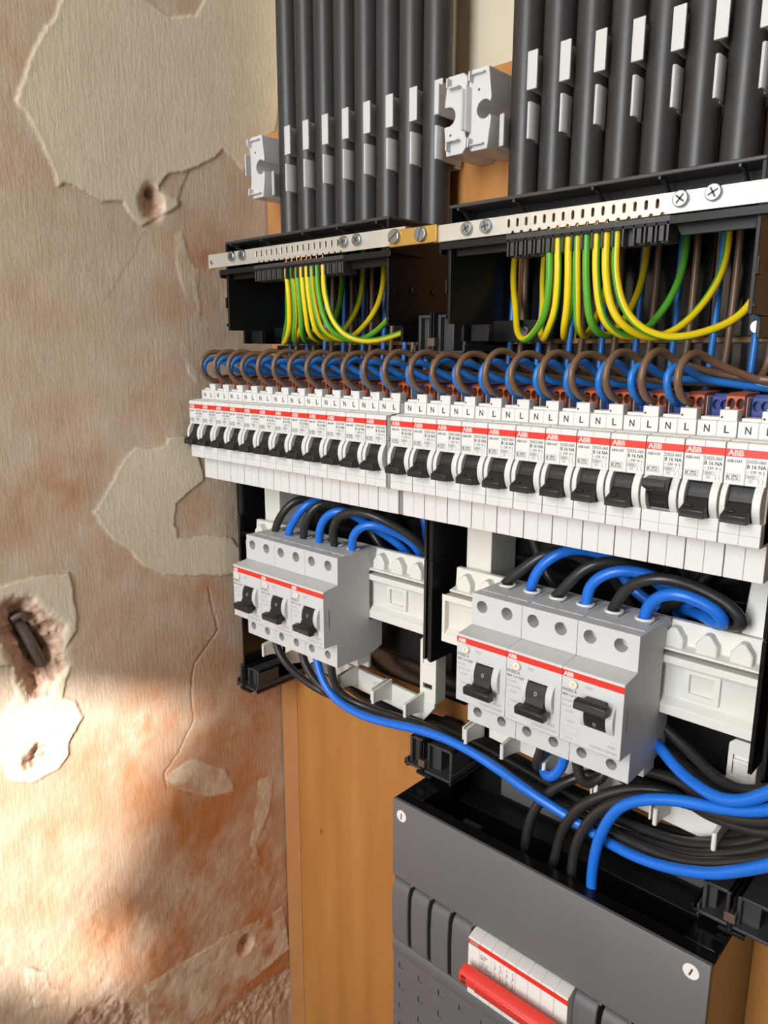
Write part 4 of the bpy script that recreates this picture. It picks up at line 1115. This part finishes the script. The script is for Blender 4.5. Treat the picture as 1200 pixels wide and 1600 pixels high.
# heavier black and blue cables at the residual current devices
CAB = {
 'r2 black1': [(282,38,-101),(289.2,38.3,-93.2),(295.9,39.7,-87),(302.1,41.9,-81),(310.1,47.7,-76.9),(318.3,55.4,-78.8),(326.4,63.1,-83.7),(332,67.4,-87.5),(338,72,-94),(341.7,75.3,-101.7),(345.6,78.2,-111),(349.7,80.8,-120.3)],
 'r2 blue1': [(300,38,-101),(303.3,37.8,-90.5),(307.7,38.6,-83.4),(314.8,42,-76.5),(322.1,47.8,-73.4),(328.9,54.3,-74.1),(336.5,60,-76.5),(344.7,66,-80.3),(353.1,72.2,-85.7),(359.7,76.6,-90.5),(366.3,80.6,-97.5),(371.2,83.2,-106.3),(376.1,85.3,-116.6),(378.5,86.3,-121.6)],
 'r2 black2': [(317,37,-102),(325,37.1,-92),(330,37.7,-85.3),(337.1,40.3,-78.6),(346.3,45.9,-75.7),(355,52.5,-77.5),(362.7,59.2,-81),(370.9,66.3,-85.8),(379.2,72.3,-92),(386.5,77.5,-100.5),(388.2,81.9,-108.9),(388.8,86.4,-118.6),(389.2,88.7,-123.3)],
 'r2 blue2': [(338,36,-101),(340,35.9,-89),(345.1,36.8,-82.9),(354.2,39.6,-77.9),(364.3,44.3,-77.8),(373.2,47.1,-80),(381.5,50.4,-83.4),(388.7,54.1,-87.4),(397.4,58.6,-92.5),(396.5,64.5,-97.5),(389.2,66.3,-97.8),(379,74.4,-101.1),(368.1,85.8,-106.7)],
 'r2 black3': [(353,38,-102),(356,37,-95),(359.9,36.1,-88),(366.9,35.2,-81.1),(375.9,35.3,-77.1),(384.8,37.4,-76.1),(394.9,40.4,-78.1),(403.9,42.3,-81.3),(412.6,43.9,-85.4),(420.2,45.2,-93.7),(412.4,51.3,-98.8),(403.2,58.8,-99.5),(393.7,68.9,-101.4),(384.5,79.7,-105.8),(380.1,84.4,-107.9)],
 'r2 blue3': [(372,37,-102),(375.1,34.7,-90.9),(384,32.9,-83.3),(393.6,33.7,-82),(403,36.1,-84.8),(410.9,37.5,-88.7),(412.3,41.6,-95.9),(405.7,46.5,-97.3),(398.6,52.8,-97.5),(388.9,64.4,-100.4),(378.3,76.7,-104.6)],
 'r1 black1': [(64,33,-102),(67,33,-95),(72,34,-87),(79,38,-78),(85,45,-74),(90,54,-76),(93.8,60.5,-78.8),(97.9,66.9,-83.3),(102,73,-89.1),(104,76,-92)],
 'r1 blue1': [(82,32,-102),(86.1,30.9,-94),(91.2,31.8,-86.9),(98.4,33.6,-77.9),(103.7,39.4,-72.8),(109.1,46.9,-73.7),(114.8,52.8,-76.3),(120.5,58.6,-80.5),(125.6,64,-85.5),(128,66.9,-88)],
 'r1 black2': [(99,33,-102),(102,31,-92),(107.1,31,-83),(112.1,33.9,-75),(118.2,39.8,-72),(124.3,47.7,-74.9),(128.2,54.1,-78.4),(132.4,60.4,-83.2),(136.6,66.3,-88.9),(138.6,69.3,-91.8)],
 'r1 blue2': [(117,33,-102),(120.9,30.1,-91),(125.8,30.2,-82.1),(131.7,31.3,-77.1),(138.7,34.3,-74.1),(145.7,42.3,-78.1),(150.9,48.9,-83.9),(157,55.7,-90.1),(163.9,62.2,-96.1),(170.4,66.3,-102),(174.8,71.1,-109.5),(175.9,74.1,-114)],
 'r1 black3': [(134,33,-102),(135.2,29.8,-91.9),(138.6,29.4,-81.8),(145,30,-75.7),(154.4,32.6,-72.6),(163.9,34.5,-72.5),(172.8,37.6,-74.6),(180.4,41.7,-78.3),(188.1,46.8,-83.2),(195.3,52.5,-89.5),(200.4,56.9,-96.1),(202.3,61,-103.5),(201.7,65.1,-111.7)],
 'r1 blue3': [(152,34,-102),(152.7,32.3,-94.1),(156.1,32.9,-87.3),(161.6,34.5,-82.5),(169.2,37.9,-80.6),(175.3,43,-82.9),(181,49.1,-86.6),(185.7,55.5,-91.5),(189.1,60.6,-97),(190.2,65.7,-104.4),(189.3,70.9,-113.3)],
 'r1 blue5': [(176,74,-50),(180.1,72.9,-57.9),(184,72,-66),(187.6,71.6,-75),(190,72,-84),(189,74.5,-94.7),(188,76,-100)],
 'r2 blue4': [(318,78,-62),(324.3,76.7,-70.4),(330.5,75.3,-78.5),(337.9,73,-86.1),(346.2,70.1,-92.8),(354.4,69.2,-98.5),(362.3,70.5,-103.3),(366.3,71.2,-105.7)],
 'r2 black4': [(268,80,-66),(274,78,-75.1),(280,76,-84),(286,73.5,-92.1),(292,72,-100),(298,73.5,-108),(304,76,-116)],
 'r2 black5': [(396,74,-70),(392.3,68.3,-79.5),(387,63.9,-87.9),(380.1,61.7,-94.9),(372.1,65.7,-102.9)],
 'r1 black4': [(110,80,-66),(115.5,77.2,-75.3),(121.2,74.8,-84.3),(128.8,72.7,-91.6),(136.8,71.3,-98.4),(143.1,71.9,-105.4),(148.9,73.2,-112.4)],
 'b1 black1': [(64,31,-180),(63.8,30.3,-190.5),(65.1,29.9,-199.4),(69.7,30.2,-206.9),(75.4,32,-213.9),(81,35,-220),(87.9,38.9,-226.1),(95.3,42.7,-231),(103,46.3,-234.6),(112,49.1,-236.7),(121.2,51.1,-237.6),(131.6,53,-238),(141.8,54.9,-237.9),(151.9,56.7,-237.5),(162.4,58.5,-236.8),(173,60,-236),(183.6,61.1,-235.1),(194.2,62,-234),(204.8,62.7,-233.2),(215.1,63.2,-233),(225.2,63.6,-233.4),(235.2,63.8,-234.1),(245,64,-235),(254.7,64.3,-236),(264.2,64.7,-237.3),(273.5,65,-238.5),(283.1,65,-239.6),(293,64.8,-240.8),(302.9,64.4,-241.7),(312.6,63.6,-242.2),(322,62.6,-242.4),(331.6,61.3,-242.4),(341,60,-242),(351.6,58.5,-241.1),(361.9,56.8,-239.7),(372,55.1,-238.1),(381.6,53.2,-236.2),(391,51.1,-234),(400,49,-231),(408.7,46.8,-227),(417,44.6,-222.1),(425.1,42.7,-216.8),(432.7,40.7,-211),(440.1,38.9,-204.5),(448,38.1,-197.1),(454.5,38.9,-190.7),(461.3,40.5,-183.8),(468.2,42.5,-176.7),(475.1,44.5,-169.7)],
 'b1 black2': [(97,31,-180),(96.7,30.3,-191.2),(98.6,29.9,-200.9),(103.7,30.3,-209.6),(110.6,32.3,-218.1),(118.5,35.2,-224.5),(128,38,-229),(137.1,40.3,-231),(148.1,42.8,-232.5),(158.4,44.9,-233.2),(168,46.7,-233.4),(178.1,48.4,-233.3),(188,50,-233),(197.7,51.4,-232.4),(207.4,52.6,-231.5),(217.1,53.6,-231),(226.9,54.3,-231.2),(236.7,54.7,-232.2),(246.4,54.9,-233.6),(256,55,-235),(266.9,55.1,-236.7),(277.6,55.2,-238.5),(287.9,55.1,-240.1),(297.6,55.1,-241.4),(307,55,-242.5),(316.7,54.6,-243.4),(327.1,53.7,-244.3),(337.9,52.4,-244.9),(348.5,51.2,-244.9),(358.6,50.2,-244),(368.6,49.1,-242.3),(378.4,47.7,-240.2),(388,45.8,-237.8),(397.5,43.7,-234.9),(406.5,41.5,-231.1),(415,39.2,-226.2),(423.1,37,-220.5),(430.8,35,-214.7),(437.7,33.1,-209),(444.3,31.7,-203.3),(451.5,31.6,-196.7),(457.6,32.7,-190.5),(464.3,34.2,-183.4),(471.1,36.1,-176.2),(477.7,38,-169.1)],
 'b1 blue': [(113,31,-180),(113.3,30.4,-189.8),(115.4,29.8,-199.1),(119.7,28.9,-207.3),(124.8,28.6,-214.5),(131.5,28.5,-220.3),(140.5,28.7,-224.4),(151.3,28.8,-226.6),(162.6,29.2,-227.6),(173,30,-227.7),(182.6,31,-226.9),(192.1,31.9,-225.9),(203,32.9,-224.4),(214,33.9,-223),(224,34.8,-222.3),(234.3,35.6,-221.9),(244.6,36.2,-222.1),(254.9,36.5,-223),(264.8,36.7,-224.4),(274.1,36.8,-226.2),(283.8,36.7,-228.1),(294.1,36.2,-230.1),(304.6,35.6,-232.2),(315,35.7,-234.5),(325.5,36.3,-236.8),(335.9,37.3,-239.5),(346.7,37.8,-242),(357.5,37.3,-243.3),(368.2,35.8,-243.5),(378.6,34,-242.4),(388.8,31.9,-239.9),(398.8,29.5,-236.4),(408.4,27.1,-232.1),(416.9,25.1,-227.7),(424.2,23.2,-223.4),(431.9,21.4,-217.5),(439,19.5,-211.5),(446.8,17.8,-204.7),(454.4,17.1,-197.7),(460.8,17.9,-191.5),(467.2,19.5,-184.9),(473.7,21.3,-178.1),(480.1,22.9,-171.4)],
 'b1 black3': [(130,31,-180),(130.8,30.1,-189.5),(131.9,29.4,-198.9),(133.7,29.7,-208.7),(138,31.9,-218.1),(144.9,35.5,-223.7),(152.4,39,-226.5),(161.6,41.3,-227.7),(170.7,42.9,-228.1),(180.8,44.5,-228.1),(190.4,45.7,-228),(199.6,46.6,-227.5),(209.3,47.5,-227.1),(219,48,-227),(228.9,48.3,-227.5),(239.1,48.3,-228.4),(249.1,48.2,-229.5),(259.2,48.2,-230.9),(269.5,48.1,-232.8),(279.5,48,-234.8),(289.1,48.1,-236.7),(298.3,48.3,-238.5),(307.7,48.4,-240),(317.4,48,-241),(327.2,47.3,-241.4),(337.2,46.4,-241.4),(346.8,45.3,-241.2),(357.4,44,-240.9),(367.6,42.5,-240.3),(377.5,40.8,-239.1),(386.9,39,-237.6),(395.9,37,-235.5),(404.7,35,-232.5),(413.2,32.8,-228.3),(421.5,30.6,-223),(429.6,28.6,-217.3),(437.5,26.5,-211.4),(445.3,24.7,-205.1),(453.4,24.1,-197.8),(459.8,25.2,-191.4),(466.5,27,-184.3),(473.3,29.1,-176.8),(480.1,30.9,-169.4)],
 'bundle1': [(96,74,-226),(103.3,71.8,-232.6),(114,70,-238),(122.2,69.7,-239.2),(132.2,69.6,-239.8),(143.1,69.7,-240.1),(153.9,69.9,-240.1),(164,70.1,-239.9),(174,70.6,-239.2),(184,71.1,-238.3),(193.8,71.6,-237.5),(203,72,-237),(214,72.4,-236.9),(224.2,72.7,-237.2),(234.1,72.9,-237.7),(243.8,73.1,-238.4),(253.1,73.1,-239.6),(262.4,73.1,-240.8),(272,73,-242),(282.4,72.9,-243),(293.2,72.7,-244),(303.9,72.3,-244.7),(313.9,71.6,-245.2),(323.5,70.6,-245.4),(332.7,69.4,-245.4),(342,68.1,-245.1),(351.2,66.6,-244.4),(360.5,65.1,-243.4),(369.4,63.4,-242.1),(378.8,61.4,-240.3),(388.6,59,-238.1),(398,56.6,-235.1),(406.3,54.5,-230.9),(413.6,52.5,-225.8),(420.6,50.5,-219.9),(427.3,48.6,-213.7),(433.6,46.7,-207.5),(439.5,44.9,-201),(445.7,44,-194.1),(452.4,44.6,-187.1),(459.4,46.4,-180),(466.7,48.9,-172.5),(474.1,51.7,-165.1),(477.6,53,-161.6)],
 'bundle2': [(64,78,-222),(71.2,76,-227.9),(79,74.3,-233.6),(88.3,74.2,-237.5),(98.1,75.3,-240.3),(109,76.8,-242.5),(120,78,-244),(129.7,78.5,-244.5),(139.7,78.7,-244.3),(149.9,78.8,-243.7),(160,79,-243),(170,79.3,-242.1),(180.1,79.5,-240.8),(190.1,79.8,-239.6),(200,80,-239),(209.7,80.3,-239),(219.2,80.6,-239.5),(228.6,80.8,-240.2),(238,81,-241),(248.6,81.1,-242),(259.2,81.2,-243.3),(269.7,81.1,-244.5),(280.3,80.8,-245.5),(290.8,80.4,-246.6),(301.4,79.8,-247.5),(312,79,-248),(321.5,78.3,-248),(331.1,77.4,-247.6),(340.7,76.4,-247),(349.9,75.2,-246.1),(360.2,73.4,-245.1),(370.2,71.4,-244),(379.9,69.2,-242.1),(389.2,66.9,-239.1),(398,64.3,-235.1),(406.6,61.7,-230.2),(415.1,59.3,-224.2),(421.7,57.4,-218.5),(428.3,55.1,-211.6),(435,52.9,-204.2),(441.7,51.2,-196.5),(448.7,50.9,-188.9),(455.9,52.4,-180.9),(463,55,-173.1),(470,58,-165.5),(473.6,59.3,-161.7)],
 'right black1': [(340,74,-164),(349.1,69.7,-164.5),(358.4,65.2,-164.9),(366.7,61.4,-165.5),(375.3,58.1,-167.3),(382.1,56.8,-170.9),(392.1,54.2,-174.9),(401.9,50.2,-178.3),(411.3,44.8,-180.3),(419.5,40.2,-180.6),(428.6,35.5,-178.6),(436.8,31.6,-174.2),(445.7,28.6,-168.1),(453.9,28.4,-161.9),(461,29.8,-156),(468.7,31.8,-149.4),(476.4,33.7,-142.6),(480.2,34.5,-139.3)],
 'right black2': [(340,76,-178),(349,71.7,-178.9),(358.2,67.4,-179.7),(366.5,63.5,-180.5),(376.1,59.5,-181.9),(385.1,56.8,-183.9),(395.2,54.2,-187.4),(404.8,50.3,-189.5),(414.2,45.1,-189.5),(422,41.3,-188.7),(430.4,37.5,-186.1),(437.6,33.7,-182),(445.4,31,-176.4),(453.1,32.3,-170.9),(460,35.5,-165.4),(467.7,38.8,-158.9),(475.6,41.3,-151.6),(479.5,42.3,-148.1)],
 'right black3': [(330,74,-204),(338.9,67.6,-204.9),(348.2,60.7,-205),(357.1,56.4,-203.8),(365.9,54.5,-201.2),(374.5,53.1,-198.6),(385,50.3,-195.7),(395.3,47.1,-193.6),(405,43.4,-194.4),(414.1,40.1,-195.6),(422.1,37.5,-195.2),(430.4,35.6,-193.1),(436.6,34.6,-190.4),(443.4,33.6,-186.4),(451.3,32.3,-180),(458.2,31.4,-173),(465.6,30.9,-164.9),(473,31.8,-156.9),(480,33.6,-149.8)],
 'right black4': [(310,74,-212),(317.5,69.5,-214.3),(324.7,66,-216.9),(332.8,64.2,-218.2),(342.1,63.2,-217.7),(352.4,60.8,-215.4),(363.2,57.8,-211.8),(373.7,55.3,-208),(384.1,52.7,-205.7),(395,47.6,-203.4),(405.1,43.2,-202.1),(414.1,40.4,-202.3),(423.2,39.5,-201.8),(432.1,36.5,-199.4),(442.2,31.9,-194.9),(451.8,28.2,-188.7),(459.3,27.1,-182),(466.3,27.9,-174.6),(473.2,29.6,-166.9),(480.1,31.1,-159.5)],
 'right blue': [(374,52,-178),(381.1,45.7,-174.9),(388.3,41.2,-177.5),(395.6,38,-180.7),(404,33.7,-182.3),(413,28.6,-181.9),(421.3,24.8,-181.2),(429.2,21.9,-178.5),(437.1,19.6,-173.4),(442.9,17.3,-167.8),(450.5,15.6,-159.7),(456,16.4,-154.2),(462.4,17.5,-147.7),(469.3,18.6,-140.7),(476.1,19.5,-133.7)],
 'box black1': [(304,42,-340),(303.7,41.5,-329.5),(303.4,41,-318.6),(303.2,40.5,-308.2),(303,40.2,-298.9),(303,39.9,-288.3),(303.5,40.1,-279.6),(304.3,40.2,-270),(305.6,40.3,-259.4),(308.4,40.8,-249.5),(312.9,41.6,-240),(318.9,42.8,-230.8),(326.5,44.9,-222.6),(333.8,48.2,-217.2),(341.3,52,-213.8),(348.4,56.6,-211.8),(355.6,62.3,-210.3),(363,68.2,-208.9),(370.7,73.4,-207.1)],
 'box black2': [(327,38,-340),(326.8,37.6,-329.7),(326.5,37.2,-318.8),(326.2,36.8,-308),(326,36.5,-298.1),(325.9,36.3,-289.6),(326.2,36.1,-278.2),(327.8,36.3,-270.3),(329.3,36.4,-260.1),(332.4,35.2,-248.4),(337.6,33.7,-236.9),(343.5,32.8,-226.7),(349.5,33.9,-219.8),(356,35.7,-214.4),(363.2,37.6,-209.4),(371.2,39,-205.1),(380.3,39.9,-201.7),(389.2,42.5,-200.8),(397.4,46.4,-203.1),(408,49.3,-204),(416,49.2,-202.1),(426.2,45.7,-197.4),(436.6,42.3,-191.9),(446,40.1,-186),(453.9,39.8,-179.9),(461.1,40.9,-173.3),(468,42.6,-166.6),(475,44,-160)],
 'box black3': [(343,34,-340),(342.8,33.6,-329.3),(342.6,33.2,-318.1),(342.4,32.8,-306.9),(342.2,32.4,-296.6),(342.1,32,-287.6),(341.9,31.7,-276.5),(341.9,31.7,-268.6),(342.6,31.5,-259.9),(344.1,31.3,-250.3),(347.1,31.1,-240.3),(351.7,31,-230),(357.3,31.3,-221.4),(363.8,31.9,-214.5),(370.9,32.5,-208.7),(378.4,33.2,-204),(387.4,33.6,-200.2),(397.8,33.8,-197.5),(408.7,33.1,-195.6),(419.8,31.2,-194.2),(428.3,29.4,-191.8),(436.6,27.4,-188.4),(443.9,25,-184.8),(452.5,23.3,-178.4),(458.7,23.3,-172.4),(465.8,23.9,-165.1),(473.3,24.8,-157.3),(480.5,25.8,-149.8)],
 'box blue': [(358,29,-340),(358,28.6,-329.6),(358,28.2,-318.6),(358.1,27.8,-307.8),(358.1,27.4,-297.6),(358,27.1,-288.8),(357.8,26.8,-277.2),(357.1,26.9,-267.7),(357.3,26.9,-257.3),(358.3,26.8,-246),(360.1,26.7,-236.1),(362.8,26.4,-227.4),(366.4,26.1,-218.6),(371.4,25.9,-210.3),(378.8,26,-203.4),(387.2,26.5,-198.5),(395.9,27.2,-195.1),(405.6,27.5,-192.1),(416.2,27.3,-189.6),(426.5,25.9,-186.3),(435.7,23.9,-182),(443.4,21.5,-177.3),(452.1,19.6,-170.7),(459.1,19.3,-164.3),(466.7,19.7,-156.8),(474.4,20.5,-149.1),(478.2,20.8,-145.4)],
 'stub black': [(316,34,-180),(316.3,33.7,-191.7),(315.7,33,-201.6),(312.6,34.1,-209.4),(310,40.2,-216.9),(310.9,50.8,-222),(314.1,61.6,-224.4)],
 'u blue': [(332,33,-180),(332.3,32.8,-191.9),(331.5,32.4,-201.2),(329.4,31.8,-208),(324.5,32.2,-213.9),(317.2,36.5,-217.1),(311.8,43.2,-215.5),(310.4,50.1,-209.5),(312,55.9,-201.2)],
 'u black': [(339,33,-180),(339.6,33,-192),(340.9,33,-201.8),(345,33,-210),(353,40,-207),(353.9,43.9,-199.9),(354.1,49,-190.9),(354,52,-186)],
}
CLAB = {
 'r2 black1': 'black cable on top of the near left device, left entry', 'r2 blue1': 'blue cable on top of the near left device, right entry',
 'r2 black2': 'black cable on top of the near middle device, left entry', 'r2 blue2': 'blue cable on top of the near middle device, right entry',
 'r2 black3': 'black cable from the near right device curling widest to the right', 'r2 blue3': 'blue cable from the near right device coiled over the rail',
 'r1 black1': 'black cable on top of the far left device, left entry', 'r1 blue1': 'blue cable on top of the far left device, right entry',
 'r1 black2': 'black cable on top of the far middle device, left entry', 'r1 blue2': 'blue cable on top of the far middle device, right entry',
 'r1 black3': 'black cable from the far right device arching over the blue ones', 'r1 blue3': 'blue cable from the far right device dipping behind the rail',
 'r1 blue5': 'blue cable coming down under the grey filler strip',
 'r2 blue4': 'blue cable slanting down behind the near cable arches',
 'r2 black4': 'black cable slanting down beside the near ivory post', 'r2 black5': 'black cable dropping behind the near blue coil', 'r1 black4': 'black cable slanting down behind the far blue arches',
 'b1 black1': 'leftmost black cable leaving the bottom of the far devices', 'b1 black2': 'second black cable leaving the bottom of the far devices',
 'b1 blue': 'long blue cable sweeping from the far devices under the near ones', 'b1 black3': 'black cable right of the blue one below far devices',
 'bundle1': 'front black cable of the pair running behind the ivory brackets', 'bundle2': 'rearmost black cable running behind the ivory brackets',
 'right black1': 'uppermost black cable bending right below the near rail', 'right black2': 'second black cable bending right below the near rail',
 'right black3': 'black cable just under the short blue one at right', 'right black4': 'lowest black cable behind the near trio heading right',
 'right blue': 'short blue cable emerging behind the near trio to the right', 'box black1': 'leftmost black cable entering the open lower box',
 'box black2': 'middle black cable entering the open lower box', 'box black3': 'right black cable entering the open lower box beside the blue',
 'box blue': 'blue cable arching down into the open lower box', 'stub black': 'black cable stub under the near middle device',
 'u blue': 'small blue cable loop under the near middle device', 'u black': 'small black cable loop under the near right device',
}
for k, pts in CAB.items():
    b = 'blue' in k
    wire('blue_cable' if b else 'black_cable', pts, 3.2, 'blue2' if b else 'blackw', CLAB[k], 'cable', 'heavy cables', 14, 3.0)
